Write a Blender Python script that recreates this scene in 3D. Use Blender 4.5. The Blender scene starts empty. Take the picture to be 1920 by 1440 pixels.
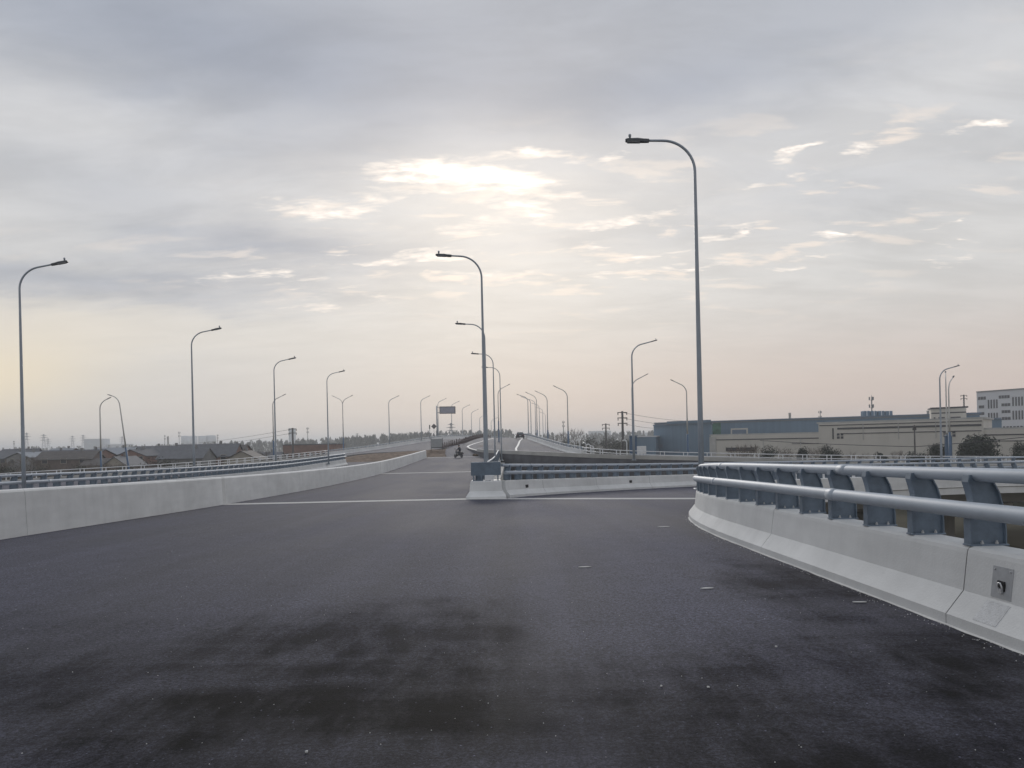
import bpy, bmesh, math, random
from mathutils import Vector, Matrix
random.seed(7)
PI = math.pi
scene = bpy.context.scene
COL = scene.collection
ZC = 7.0            # eye height above the plain
F = 1442.0          # focal length in photo pixels
PHI = 0.022         # roll of the hand-held camera

# ------------------------------------------------------------------ helpers
def ray(px, py, Y):
    """Point seen at photo pixel (px, py) at distance Y ahead of the camera."""
    dx, dy = px - 960.0, 826.0 - py
    a = dx * math.cos(PHI) + dy * math.sin(PHI)
    b = -dx * math.sin(PHI) + dy * math.cos(PHI)
    return Vector((a * Y / F, Y, ZC + b * Y / F))

def interp(tab, t):
    n = len(tab)
    if t <= tab[0][0]: return tab[0][1] + (t - tab[0][0]) * (tab[1][1] - tab[0][1]) / (tab[1][0] - tab[0][0])
    if t >= tab[-1][0]: return tab[-1][1] + (t - tab[-1][0]) * (tab[-1][1] - tab[-2][1]) / (tab[-1][0] - tab[-2][0])
    def slope(i):
        if i == 0: return (tab[1][1] - tab[0][1]) / (tab[1][0] - tab[0][0])
        if i == n - 1: return (tab[-1][1] - tab[-2][1]) / (tab[-1][0] - tab[-2][0])
        return (tab[i + 1][1] - tab[i - 1][1]) / (tab[i + 1][0] - tab[i - 1][0])
    for i in range(n - 1):
        if t <= tab[i + 1][0]:
            h = tab[i + 1][0] - tab[i][0]; s = (t - tab[i][0]) / h
            m0, m1 = slope(i) * h, slope(i + 1) * h
            return ((2*s**3 - 3*s*s + 1) * tab[i][1] + (s**3 - 2*s*s + s) * m0 + (-2*s**3 + 3*s*s) * tab[i+1][1] + (s**3 - s*s) * m1)

DROP = [(-15, 1.24), (0, 1.56), (17, 1.945), (31, 2.3), (50, 2.62), (69, 2.72), (90, 2.5), (112, 2.15)]
def zroad(Y): return ZC - interp(DROP, Y)
def fall(x, y):     # the road leans down to the right where the slip road leaves
    s = min(1, max(0, (y - 13) / 12)); s = s * s * (3 - 2 * s)
    return .021 * max(0, x + 1.4) * s

def smooth_path(pts, step):
    """Catmull-Rom through pts, resampled about every `step` metres."""
    P = [Vector(p) for p in pts]
    out = []
    for i in range(len(P) - 1):
        p0 = P[i - 1] if i > 0 else P[i] * 2 - P[i + 1]
        p3 = P[i + 2] if i + 2 < len(P) else P[i + 1] * 2 - P[i]
        p1, p2 = P[i], P[i + 1]
        n = max(1, int(round((p2 - p1).length / step)))
        for k in range(n):
            t = k / n
            out.append(0.5 * ((2 * p1) + (p2 - p0) * t + (2*p0 - 5*p1 + 4*p2 - p3) * t*t + (3*p1 - p0 - 3*p2 + p3) * t**3))
    out.append(P[-1].copy())
    return out

def at_length(path, s):
    for i in range(len(path) - 1):
        d = (path[i + 1] - path[i]).length
        if s <= d or i == len(path) - 2:
            t = s / d if d else 0
            return path[i].lerp(path[i + 1], min(t, 1.0)), (path[i + 1] - path[i]).normalized()
        s -= d
def path_len(path): return sum((path[i + 1] - path[i]).length for i in range(len(path) - 1))

class MB:
    def __init__(self): self.v = []; self.f = []; self.s = []
    def add(self, vs, fs, smooth=False):
        o = len(self.v)
        self.v += [tuple(v) for v in vs]
        for f in fs:
            self.f.append([i + o for i in f]); self.s.append(smooth)
        return self
    def box(self, c, size, rz=0.0, rx=0.0, ry=0.0):
        sx, sy, sz = size[0] / 2, size[1] / 2, size[2] / 2
        M = Matrix.Translation(c) @ Matrix.Rotation(rz, 4, 'Z') @ Matrix.Rotation(ry, 4, 'Y') @ Matrix.Rotation(rx, 4, 'X')
        vs = [M @ Vector((x * sx, y * sy, z * sz)) for z in (-1, 1) for y in (-1, 1) for x in (-1, 1)]
        return self.add(vs, [(0, 2, 3, 1), (4, 5, 7, 6), (0, 1, 5, 4), (2, 6, 7, 3), (0, 4, 6, 2), (1, 3, 7, 5)])
    def cbox(self, c, size, b=0.01, rz=0.0):
        """box with chamfered vertical and top edges"""
        sx, sy, sz = size[0] / 2, size[1] / 2, size[2] / 2
        M = Matrix.Translation(c) @ Matrix.Rotation(rz, 4, 'Z')
        def ring(x, y, z, bb): return [M @ Vector(p) for p in ((-x + bb, -y, z), (x - bb, -y, z), (x, -y + bb, z), (x, y - bb, z), (x - bb, y, z), (-x + bb, y, z), (-x, y - bb, z), (-x, -y + bb, z))]
        R = [ring(sx, sy, -sz, b), ring(sx, sy, sz - b, b), ring(sx - b, sy - b, sz, b * .6)]
        return self.loft(R, True, True, True)
    def loft(self, rings, closed=True, cap0=True, cap1=True, smooth=False):
        n = len(rings[0]); vs = [p for r in rings for p in r]; fs = []
        m = n if closed else n - 1
        for i in range(len(rings) - 1):
            for j in range(m):
                k = (j + 1) % n
                fs.append((i * n + j, i * n + k, (i + 1) * n + k, (i + 1) * n + j))
        self.add(vs, fs, smooth)
        o = len(self.v) - len(vs)
        if cap0: self.f.append([o + j for j in range(n)][::-1]); self.s.append(False)
        if cap1: self.f.append([o + (len(rings) - 1) * n + j for j in range(n)]); self.s.append(False)
        return self
    def tube(self, pts, rad, n=8, cap=True, smooth=True):
        P = [Vector(p) for p in pts]
        R = rad if isinstance(rad, (list, tuple)) else [rad] * len(P)
        rings = []; up = None
        for i, p in enumerate(P):
            t = (P[min(i + 1, len(P) - 1)] - P[max(i - 1, 0)]).normalized()
            if up is None:
                up = Vector((0, 0, 1)) if abs(t.z) < .9 else Vector((1, 0, 0))
            a = t.cross(up).normalized(); up = a.cross(t).normalized()
            rings.append([p + (a * math.cos(2 * PI * k / n) + up * math.sin(2 * PI * k / n)) * R[i] for k in range(n)])
        return self.loft(rings, True, cap, cap, smooth)
    def lathe(self, prof, c=(0, 0, 0), n=16, smooth=True):
        rings = [[(c[0] + r * math.cos(2 * PI * k / n), c[1] + r * math.sin(2 * PI * k / n), c[2] + z) for k in range(n)] for r, z in prof]
        return self.loft(rings, True, True, True, smooth)
    def prism(self, poly, h0, h1, M=None):
        """polygon in x,y extruded from h0 to h1 (z), then M"""
        M = M or Matrix.Identity(4)
        return self.loft([[M @ Vector((x, y, h)) for x, y in poly] for h in (h0, h1)])
    def build(self, name, mat, parent=None, link=True):
        me = bpy.data.meshes.new(name)
        me.from_pydata(self.v, [], self.f); me.update()
        for i, p in enumerate(me.polygons): p.use_smooth = self.s[i]
        bm = bmesh.new(); bm.from_mesh(me); bmesh.ops.recalc_face_normals(bm, faces=bm.faces); bm.to_mesh(me); bm.free()
        if mat: me.materials.append(mat)
        o = bpy.data.objects.new(name, me); COL.objects.link(o)
        if parent: o.parent = parent
        return o

def tag(o, label, cat, group=None, kind=None):
    if label: o['label'] = label
    if cat: o['category'] = cat
    if group: o['group'] = group
    if kind: o['kind'] = kind
    return o
def struct(o): o['kind'] = 'structure'; return o
def thing(name, label, cat, loc=(0, 0, 0), rz=0.0, group=None):
    o = bpy.data.objects.new(name, None); COL.objects.link(o)
    o.location = loc; o.rotation_euler = (0, 0, rz); o.empty_display_size = .3
    return tag(o, label, cat, group)
def inst(src, name, parent, loc=(0, 0, 0), rz=0.0):
    o = bpy.data.objects.new(name, src.data); COL.objects.link(o)
    o.parent = parent; o.location = loc; o.rotation_euler = (0, 0, rz)
    return o
def dup(root, loc, rz, label, group=None, scale=None):
    r = root.copy(); COL.objects.link(r); r.location = loc; r.rotation_euler = (0, 0, rz)
    r['label'] = label
    if group: r['group'] = group
    if scale: r.scale = scale
    for ch in list(root.children):
        c = ch.copy(); COL.objects.link(c); c.parent = r
        for g in list(ch.children):
            d = g.copy(); COL.objects.link(d); d.parent = c
    return r

# ------------------------------------------------------------------ materials
def mat(name, col, rough=.7, metal=0.0, var=.12, scale=3.0, bump=0.0, bscale=40.0, spec=.5, stretch=None, dirt=None):
    m = bpy.data.materials.new(name); m.use_nodes = True
    nt = m.node_tree; b = nt.nodes['Principled BSDF']
    b.inputs['Roughness'].default_value = rough; b.inputs['Metallic'].default_value = metal
    b.inputs['Specular IOR Level'].default_value = spec
    tc = nt.nodes.new('ShaderNodeNewGeometry')
    src = tc.outputs['Position']
    if stretch:
        mp = nt.nodes.new('ShaderNodeMapping'); mp.inputs['Scale'].default_value = stretch
        nt.links.new(src, mp.inputs['Vector']); src = mp.outputs['Vector']
    n1 = nt.nodes.new('ShaderNodeTexNoise'); n1.inputs['Scale'].default_value = scale; n1.inputs['Detail'].default_value = 6
    n1.inputs['Roughness'].default_value = .65
    nt.links.new(src, n1.inputs['Vector'])
    r = nt.nodes.new('ShaderNodeValToRGB')
    r.color_ramp.elements[0].position = .3; r.color_ramp.elements[1].position = .7
    d = dirt or tuple(c * (1 - 2 * var) for c in col)
    r.color_ramp.elements[0].color = (*d, 1); r.color_ramp.elements[1].color = (*[min(1, c * (1 + var)) for c in col], 1)
    nt.links.new(n1.outputs['Fac'], r.inputs['Fac']); nt.links.new(r.outputs['Color'], b.inputs['Base Color'])
    if bump:
        n2 = nt.nodes.new('ShaderNodeTexNoise'); n2.inputs['Scale'].default_value = bscale; n2.inputs['Detail'].default_value = 4
        nt.links.new(tc.outputs['Position'], n2.inputs['Vector'])
        bp = nt.nodes.new('ShaderNodeBump'); bp.inputs['Strength'].default_value = bump; bp.inputs['Distance'].default_value = .02
        nt.links.new(n2.outputs['Fac'], bp.inputs['Height']); nt.links.new(bp.outputs['Normal'], b.inputs['Normal'])
    return m

def asphalt(name, base=.05, stains=(), spots=True, tint=(1, 1, 1.06)):
    m = bpy.data.materials.new(name); m.use_nodes = True
    nt = m.node_tree; N = nt.nodes; L = nt.links; b = N['Principled BSDF']
    g = N.new('ShaderNodeNewGeometry'); pos = g.outputs['Position']
    def noise(scale, detail=5, rough=.6, vec=None):
        n = N.new('ShaderNodeTexNoise'); n.inputs['Scale'].default_value = scale; n.inputs['Detail'].default_value = detail
        n.inputs['Roughness'].default_value = rough; L.new(vec or pos, n.inputs['Vector']); return n.outputs['Fac']
    def math_(op, a, bb=None, c=None):
        n = N.new('ShaderNodeMath'); n.operation = op
        for i, x in enumerate((a, bb, c)):
            if x is None: continue
            if isinstance(x, (int, float)): n.inputs[i].default_value = x
            else: L.new(x, n.inputs[i])
        return n.outputs[0]
    def rng(x, a, bb, c, d, smooth=False):
        n = N.new('ShaderNodeMapRange'); n.interpolation_type = 'SMOOTHSTEP' if smooth else 'LINEAR'
        L.new(x, n.inputs[0])
        for i, q in enumerate((a, bb, c, d)): n.inputs[i + 1].default_value = q
        return n.outputs[0]
    mp = N.new('ShaderNodeMapping'); mp.inputs['Scale'].default_value = (1.0, .28, 1.0); L.new(pos, mp.inputs['Vector'])
    big = noise(.35, 4, .55, mp.outputs['Vector'])
    mid = noise(2.2, 5, .6)
    fine = noise(34, 6, .75)
    val = math_('MULTIPLY', rng(big, .3, .7, .78, 1.22), rng(mid, .3, .7, .88, 1.12))
    val = math_('MULTIPLY', val, rng(fine, .40, .60, .40, 1.65))
    val = math_('MULTIPLY', val, rng(noise(80, 2, .8), .38, .62, .5, 1.55))
    # paving-lane streaks lengthwise
    mp2 = N.new('ShaderNodeMapping'); mp2.inputs['Scale'].default_value = (1.3, .03, 1.0); L.new(pos, mp2.inputs['Vector'])
    val = math_('MULTIPLY', val, rng(noise(1.0, 3, .6, mp2.outputs['Vector']), .35, .65, .88, 1.12))
    sep = N.new('ShaderNodeSeparateXYZ'); L.new(pos, sep.inputs[0])
    wob = N.new('ShaderNodeTexNoise'); wob.inputs['Scale'].default_value = .9; wob.inputs['Detail'].default_value = 4; L.new(pos, wob.inputs['Vector'])
    ws = N.new('ShaderNodeSeparateColor'); L.new(wob.outputs['Color'], ws.inputs[0])
    wf = N.new('ShaderNodeTexNoise'); wf.inputs['Scale'].default_value = 3.2; wf.inputs['Detail'].default_value = 8; wf.inputs['Roughness'].default_value = .7
    mpf = N.new('ShaderNodeMapping'); mpf.inputs['Scale'].default_value = (1.6, .55, 1); L.new(pos, mpf.inputs['Vector']); L.new(mpf.outputs[0], wf.inputs['Vector'])
    wsf = N.new('ShaderNodeSeparateColor'); L.new(wf.outputs['Color'], wsf.inputs[0])
    X = math_('ADD', sep.outputs[0], math_('ADD', math_('MULTIPLY_ADD', ws.outputs[0], 1.4, -.7), math_('MULTIPLY_ADD', wsf.outputs[0], 1.0, -.5)))
    Y = math_('ADD', sep.outputs[1], math_('ADD', math_('MULTIPLY_ADD', ws.outputs[1], 1.4, -.7), math_('MULTIPLY_ADD', wsf.outputs[1], 2.2, -1.1)))
    damp = None
    mps = N.new('ShaderNodeMapping'); mps.inputs['Scale'].default_value = (1.5, .5, 1); mps.inputs['Rotation'].default_value = (0, 0, .12); L.new(pos, mps.inputs['Vector'])
    mpt = N.new('ShaderNodeMapping'); mpt.inputs['Scale'].default_value = (.35, 1.7, 1); L.new(pos, mpt.inputs['Vector'])
    brk_ = math_('MULTIPLY', rng(noise(1.5, 7, .65, mps.outputs[0]), .36, .60, .45, 1.15), rng(noise(1.1, 6, .6, mpt.outputs[0]), .36, .60, .58, 1.12))
    for (cx, cy, sx, sy, st, *seam) in stains:
        d = math_('ADD', math_('POWER', math_('ABSOLUTE', math_('DIVIDE', math_('SUBTRACT', X, cx), sx)), 2.0), math_('POWER', math_('ABSOLUTE', math_('DIVIDE', math_('SUBTRACT', Y, cy), sy)), 2.0))
        w = rng(d, .0, 2.1, st, 0.0, True)
        if seam: w = math_('MULTIPLY', w, rng(math_('ADD', sep.outputs[0], math_('MULTIPLY', ws.outputs[2], .35)), -.15, .75, 1, 0, True))
        w = math_('MULTIPLY', w, brk_)
        val = math_('MULTIPLY', val, math_('SUBTRACT', 1.0, w))
        damp = w if damp is None else math_('MAXIMUM', damp, w)
    if stains:   # pale worn strip along the paving seam
        sx_ = math_('POWER', math_('ABSOLUTE', math_('DIVIDE', math_('SUBTRACT', math_('ADD', sep.outputs[0], math_('MULTIPLY', ws.outputs[2], .25)), .42), .34)), 2.0)
        sw = math_('MULTIPLY', rng(sx_, .1, 1.4, .34, 0, True), rng(big, .35, .6, .3, 1))
        val = math_('ADD', val, math_('MULTIPLY', sw, rng(sep.outputs[1], 3.5, 26, 1, 0)))
        val = math_('MULTIPLY', val, rng(sep.outputs[0], .0, .3, .93, 1.04, True))
    # light aggregate specks
    if spots:
        vo = N.new('ShaderNodeTexVoronoi'); vo.inputs['Scale'].default_value = 26; L.new(pos, vo.inputs['Vector'])
        sc = N.new('ShaderNodeSeparateColor'); L.new(vo.outputs['Color'], sc.inputs[0])
        sp = math_('MULTIPLY', math_('LESS_THAN', vo.outputs['Distance'], .15), math_('GREATER_THAN', sc.outputs[0], .80))
        val = math_('ADD', val, math_('MULTIPLY', sp, math_('MULTIPLY', sc.outputs[1], 2.4)))
    cm = N.new('ShaderNodeVectorMath'); cm.operation = 'SCALE'; cm.inputs[0].default_value = tuple(base * t for t in tint); L.new(val, cm.inputs['Scale'])
    L.new(cm.outputs[0], b.inputs['Base Color'])
    b.inputs['Specular IOR Level'].default_value = .33
    if damp is not None: L.new(rng(damp, 0, .6, .33, .10), b.inputs['Specular IOR Level'])
    rr = rng(big, .3, .7, .80, .90)
    L.new(rr, b.inputs['Roughness'])
    bp = N.new('ShaderNodeBump'); bp.inputs['Strength'].default_value = .8; bp.inputs['Distance'].default_value = .012
    L.new(noise(60, 5, .8), bp.inputs['Height']); L.new(bp.outputs['Normal'], b.inputs['Normal'])
    return m

def concrete_mat():
    m = mat('pale barrier concrete', (.67, .675, .67), .82, var=.05, scale=1.3, bump=.16, bscale=45)
    nt = m.node_tree; N = nt.nodes; L = nt.links; b = N['Principled BSDF']; src = b.inputs['Base Color'].links[0].from_socket
    g = N.new('ShaderNodeNewGeometry')
    def streak(scale, rough, lo, hi, a, z, det=5):
        mp = N.new('ShaderNodeMapping'); mp.inputs['Scale'].default_value = scale; L.new(g.outputs['Position'], mp.inputs['Vector'])
        n = N.new('ShaderNodeTexNoise'); n.inputs['Scale'].default_value = 1; n.inputs['Detail'].default_value = det; n.inputs['Roughness'].default_value = rough; L.new(mp.outputs[0], n.inputs['Vector'])
        r = N.new('ShaderNodeMapRange'); L.new(n.outputs['Fac'], r.inputs[0])
        for i, q in enumerate((lo, hi, a, z)): r.inputs[i + 1].default_value = q
        return r.outputs[0]
    v = None
    for o in (streak((5, 5, .35), .6, .48, .72, 1, .955), streak((.8, .8, 5), .5, .35, .65, .965, 1.03, 3), streak((9, 9, 9), .7, .66, .76, 1, .91), streak((.25, .25, .6), .5, .35, .65, .93, 1.04, 3)):
        if v is None: v = o
        else:
            k = N.new('ShaderNodeMath'); k.operation = 'MULTIPLY'; L.new(v, k.inputs[0]); L.new(o, k.inputs[1]); v = k.outputs[0]
    s = N.new('ShaderNodeVectorMath'); s.operation = 'SCALE'; L.new(src, s.inputs[0]); L.new(v, s.inputs['Scale']); L.new(s.outputs[0], b.inputs['Base Color'])
    return m
M = {}
STAINS = [(-4.0, 4.6, 4.4, 1.9, .5), (2.6, 4.4, 2.8, 2.0, .62), (-.9, 6.2, 1.8, 2.1, .66, 1), (-1.5, 4.85, 1.9, .5, .48, 1), (2.5, 4.2, 2.2, 1.1, .35), (-5.0, 6.6, 2.6, 1.6, .28), (3.3, 7.6, .65, 3.8, .6), (.9, 3.5, .9, .6, .4), (-2.3, 3.1, 1.2, .4, .4), (-.9, 4.0, .7, .22, .4)]
M['asphalt'] = asphalt('dark new asphalt', .0475, STAINS, True, (.965, .985, 1.46))
M['asphalt_far'] = asphalt('older grey asphalt', .065, (), False, (.98, 1.0, 1.3))
M['concrete'] = concrete_mat()
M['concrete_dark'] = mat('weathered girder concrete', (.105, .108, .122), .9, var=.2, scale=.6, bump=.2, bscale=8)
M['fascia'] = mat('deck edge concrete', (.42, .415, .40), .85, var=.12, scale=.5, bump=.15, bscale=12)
M['pier'] = mat('pier concrete', (.30, .29, .275), .85, var=.1, scale=.7, bump=.15, bscale=12)
M['joint_pale'] = mat('pale joint filler', (.56, .56, .55), .8, var=.06, scale=6)
M['joint_dark'] = mat('dark joint rubber', (.03, .03, .032), .8, var=.2, scale=9)
M['rail'] = mat('lit rail paint', (.405, .45, .505), .55, var=.05, scale=2.0, spec=.35, bump=.03, bscale=25)  # lit tone of the blue grey paint that the posts share
M['post'] = mat('shaded post paint', (.165, .21, .265), .5, var=.12, scale=9.0, bump=.06, bscale=60)  # same paint as the rails, darkened in colour for the shade on the posts
M['panel'] = mat('slate blue steel plate', (.13, .175, .225), .5, var=.12, scale=5)
M['bolt'] = mat('galvanised bolt', (.6, .61, .62), .4, .6, var=.05)
M['lamp'] = mat('grey lamp pole paint', (.32, .36, .405), .45, var=.06, scale=2)
M['lamp_head'] = mat('dark lamp housing', (.055, .06, .07), .45, var=.08, scale=6)
M['lens'] = mat('lamp glass', (.35, .36, .37), .2, var=.03)
M['lamp_white'] = mat('white lamp pole paint', (.52, .52, .50), .5, var=.05, scale=2)
M['lamp_blue'] = mat('blue lower pole paint', (.04, .095, .18), .5, var=.1, scale=2)
M['white_rail'] = mat('white fence rail', (.70, .71, .72), .5, var=.05, scale=2)
M['line'] = mat('white road paint', (.68, .68, .66), .75, var=.12, scale=5)
M['soil'] = mat('bare brown soil', (.17, .125, .095), 1, var=.35, scale=1.2, bump=.8, bscale=3, spec=.1)
M['ground'] = mat('winter field', (.065, .058, .042), 1, var=.4, scale=.05, spec=.1, dirt=(.035, .036, .026))
M['dark'] = mat('black rubber', (.018, .018, .02), .75, var=.1)
M['maroon'] = mat('grimy maroon plastic', (.055, .028, .028), .7, var=.3, scale=4)
M['reflect'] = mat('pale reflective band', (.12, .10, .10), .5, var=.1)
M['sheet'] = mat('grey steel hoarding', (.30, .32, .34), .6, var=.08)
M['debris'] = mat('white paper scrap', (.50, .50, .49), .9, var=.05)

# ------------------------------------------------------------------ camera
cam = bpy.data.cameras.new('camera'); co = bpy.data.objects.new('camera', cam); COL.objects.link(co)
cam.sensor_fit = 'HORIZONTAL'; cam.sensor_width = 36.0; cam.lens = 36.0 * F / 1920.0
cam.shift_y = 106.0 / 1920.0
cam.clip_start = .05; cam.clip_end = 30000
co.matrix_world = Matrix.Translation((0, 0, ZC)) @ Matrix.Rotation(PI / 2, 4, 'X') @ Matrix.Rotation(-PHI, 4, 'Z')
scene.camera = co

# ------------------------------------------------------------------ sky and light
SUN_EL, SUN_AZ = math.radians(18.5), math.radians(-1.2)   # sun behind the bright break in the cloud, straight ahead
def build_sky():
    w = bpy.data.worlds.new('World'); scene.world = w; w.use_nodes = True
    nt = w.node_tree; N = nt.nodes; L = nt.links
    bg = N['Background']; STR = .1; bg.inputs['Strength'].default_value = STR
    tc = N.new('ShaderNodeTexCoord'); d = tc.outputs['Generated']
    def ma(op, *a, clamp=False):
        n = N.new('ShaderNodeMath'); n.operation = op; n.use_clamp = clamp
        for i, x in enumerate(a):
            if isinstance(x, (int, float)): n.inputs[i].default_value = x
            else: L.new(x, n.inputs[i])
        return n.outputs[0]
    def rng(x, a, b, c, e, smooth=True):
        n = N.new('ShaderNodeMapRange'); n.interpolation_type = 'SMOOTHSTEP' if smooth else 'LINEAR'
        L.new(x, n.inputs[0])
        for i, q in enumerate((a, b, c, e)): n.inputs[i + 1].default_value = q
        return n.outputs[0]
    def noise(vec, scale, detail, rough=.55, dist=0.0):
        n = N.new('ShaderNodeTexNoise'); n.inputs['Scale'].default_value = scale; n.inputs['Detail'].default_value = detail
        n.inputs['Roughness'].default_value = rough; n.inputs['Distortion'].default_value = dist
        L.new(vec, n.inputs['Vector']); return n
    def mapping(vec, scale, rot=(0, 0, 0), loc=(0, 0, 0)):
        n = N.new('ShaderNodeMapping'); n.inputs['Scale'].default_value = scale; n.inputs['Rotation'].default_value = rot; n.inputs['Location'].default_value = loc
        L.new(vec, n.inputs['Vector']); return n.outputs['Vector']
    def comb(x, y, z):
        n = N.new('ShaderNodeCombineXYZ')
        for i, q in enumerate((x, y, z)):
            if isinstance(q, (int, float)): n.inputs[i].default_value = q
            else: L.new(q, n.inputs[i])
        return n.outputs[0]
    def mix(f, a, b):
        n = N.new('ShaderNodeMix'); n.data_type = 'RGBA'
        for s, q in ((n.inputs[0], f), (n.inputs[6], a), (n.inputs[7], b)):
            if isinstance(q, (int, float)): s.default_value = q
            elif isinstance(q, tuple): s.default_value = (*q, 1)
            else: L.new(q, s)
        return n.outputs[2]
    s = N.new('ShaderNodeSeparateXYZ'); L.new(d, s.inputs[0]); dx, dy, dz = s.outputs
    # cloud sheet overhead: project the view direction on a flat layer
    h = ma('ADD', ma('MAXIMUM', dz, 0.0), .16)
    P = comb(ma('DIVIDE', dx, h), ma('DIVIDE', dy, h), 0.0)
    # angular coordinates bent by noise so that cloud edges are ragged
    wn = noise(mapping(P, (1.0, .8, 1)), 1.6, 5, .6)
    sc = N.new('ShaderNodeSeparateColor'); L.new(wn.outputs['Color'], sc.inputs[0])
    wn2 = noise(mapping(P, (1.2, 2.6, 1), (0, 0, .10)), 4.0, 5, .6)
    sc2 = N.new('ShaderNodeSeparateColor'); L.new(wn2.outputs['Color'], sc2.inputs[0])
    U = ma('ADD', dx, ma('ADD', ma('MULTIPLY_ADD', sc.outputs[0], .16, -.08), ma('MULTIPLY_ADD', sc2.outputs[0], .10, -.05)))
    V = ma('ADD', dz, ma('ADD', ma('MULTIPLY_ADD', sc.outputs[1], .06, -.03), ma('MULTIPLY_ADD', sc2.outputs[1], .035, -.0175)))
    front = rng(dy, .0, .35, 0, 1)
    def blob(px, py, sx, sy, tilt=0.0, raw=False):
        u, v = (px - 960) / F, (826 - py) / F; k = 1 / math.sqrt(1 + u*u + v*v); u *= k; v *= k
        a = ma('SUBTRACT', dx if raw else U, u); b = ma('SUBTRACT', dz if raw else V, v)
        if tilt:
            a2 = ma('ADD', ma('MULTIPLY', a, math.cos(tilt)), ma('MULTIPLY', b, math.sin(tilt)))
            b = ma('SUBTRACT', ma('MULTIPLY', b, math.cos(tilt)), ma('MULTIPLY', a, math.sin(tilt))); a = a2
        r = ma('ADD', ma('POWER', ma('ABSOLUTE', ma('DIVIDE', a, sx / F)), 2.0), ma('POWER', ma('ABSOLUTE', ma('DIVIDE', b, sy / F)), 2.0))
        return ma('MULTIPLY', ma('POWER', 2.718, ma('MULTIPLY', r, -1.0)), front)
    def total(bl):
        t = None
        for b_, wgt in bl:
            q = ma('MULTIPLY', b_, wgt); t = q if t is None else ma('ADD', t, q)
        return t
    # base tone of the overcast by height
    ramp = N.new('ShaderNodeValToRGB'); cr = ramp.color_ramp
    stops = [(0.0, (.68, .635, .60)), (.06, (.665, .64, .615)), (.14, (.655, .645, .63)), (.23, (.655, .65, .645)), (.33, (.61, .615, .63)), (.48, (.50, .515, .55)), (.7, (.60, .635, .70)), (1.0, (.62, .66, .74))]
    while len(cr.elements) < len(stops): cr.elements.new(.5)
    for e, (p_, c_) in zip(cr.elements, stops): e.position = p_; e.color = (*c_, 1)
    L.new(ma('MAXIMUM', dz, 0.0), ramp.inputs[0])
    col = ramp.outputs[0]
    # left horizon greyer-yellow, right horizon rosier
    side = rng(dx, -.5, .5, 0, 1)
    low = rng(dz, 0, .2, 1, 0)
    col = mix(ma('MULTIPLY', low, ma('MULTIPLY', side, .95)), col, (.64, .525, .47))
    # soft large-scale structure
    n1 = noise(mapping(P, (.75, 1.1, 1), (0, 0, .12)), 1.15, 6, .55, .3)
    soft = rng(n1.outputs[0], .32, .68, -.5, .5)
    dark = total([(blob(640, 170, 600, 110, -.10), 1.1), (blob(1290, 185, 300, 62, .02), .78), (blob(1000, 30, 1000, 90), .45), (blob(260, 330, 300, 55, -.05), .42), (blob(540, 448, 230, 34), .95), (blob(200, 505, 380, 36, .03), .9), (blob(1230, 440, 120, 25), .2), (blob(1500, 380, 380, 80), .16), (blob(1020, 450, 90, 16), .35), (blob(1010, 385, 40, 12), .3), (blob(430, 555, 110, 14), .3), (blob(560, 290, 260, 40), .45)])
    lite = total([(blob(70, 180, 230, 55, .05), .55), (blob(430, 335, 200, 45), .3), (blob(250, 240, 260, 40), .22), (blob(1760, 170, 300, 80, .1), .65), (blob(950, 360, 420, 150), .45), (blob(1150, 290, 260, 60), .25), (blob(1600, 420, 420, 140), .0), (blob(450, 600, 560, 70), .22)])
    up = rng(dz, .10, .30, .12, 1)
    dk = ma('ADD', ma('MULTIPLY', dark, .80), ma('MULTIPLY', ma('MULTIPLY', soft, .13), up), clamp=True)
    col = mix(ma('MULTIPLY', dk, .95), col, (.31, .35, .435))
    col = mix(ma('MULTIPLY', lite, .55, clamp=True), col, (.80, .79, .78))
    # ripples in the layer, everywhere
    n5 = noise(mapping(P, (1.0, 2.0, 1), (0, 0, .14), (5, 2, 0)), 2.2, 9, .62, .4)
    rip = rng(n5.outputs[0], .34, .66, -1, 1)
    ramp2 = ma('MULTIPLY', rip, ma('MULTIPLY_ADD', rng(dz, .05, .22, 0, 1), .055, .012))
    vs_ = N.new('ShaderNodeVectorMath'); vs_.operation = 'SCALE'; L.new(col, vs_.inputs[0]); L.new(ma('ADD', ramp2, 1.0), vs_.inputs['Scale']); col = vs_.outputs[0]
    # fine streaks of thin cloud
    n2 = noise(mapping(P, (1.0, 2.4, 1), (0, 0, .10)), 2.6, 8, .6, .35)
    st = ma('MULTIPLY', rng(n2.outputs[0], .42, .62, 0, 1), rng(dz, .06, .2, 0, 1))
    band = total([(blob(1250, 440, 620, 120, 0, True), 1.0), (blob(560, 520, 330, 70, 0, True), .8), (blob(900, 370, 300, 110, 0, True), .9)])
    col = mix(ma('MULTIPLY', ma('MULTIPLY', st, band), .22, clamp=True), col, (.80, .765, .735))
    # sunlit rims: small warm patches, only in the broken band
    n3 = noise(mapping(P, (1.0, 2.3, 1), (0, 0, .16), (3.1, 1.7, 0)), 3.4, 7, .58, .25)
    rim = rng(n3.outputs[0], .54, .66, 0, 1)
    band2 = total([(blob(1420, 420, 430, 120, .12, True), 1.0), (blob(930, 410, 260, 90, .0, True), .8), (blob(760, 500, 420, 45, 0, True), .8), (blob(640, 380, 110, 28, .1, True), .9), (blob(1050, 285, 120, 25, 0, True), .8), (blob(1640, 272, 60, 18, 0, True), .8)])
    col = mix(ma('MULTIPLY', ma('MULTIPLY', rim, band2), .85, clamp=True), col, (.98, .86, .76))
    # the bright break in front of the sun
    n4 = noise(mapping(P, (1.0, 2.2, 1), (0, 0, .08), (.6, .2, 0)), 7.5, 9, .62, .3)
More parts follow.
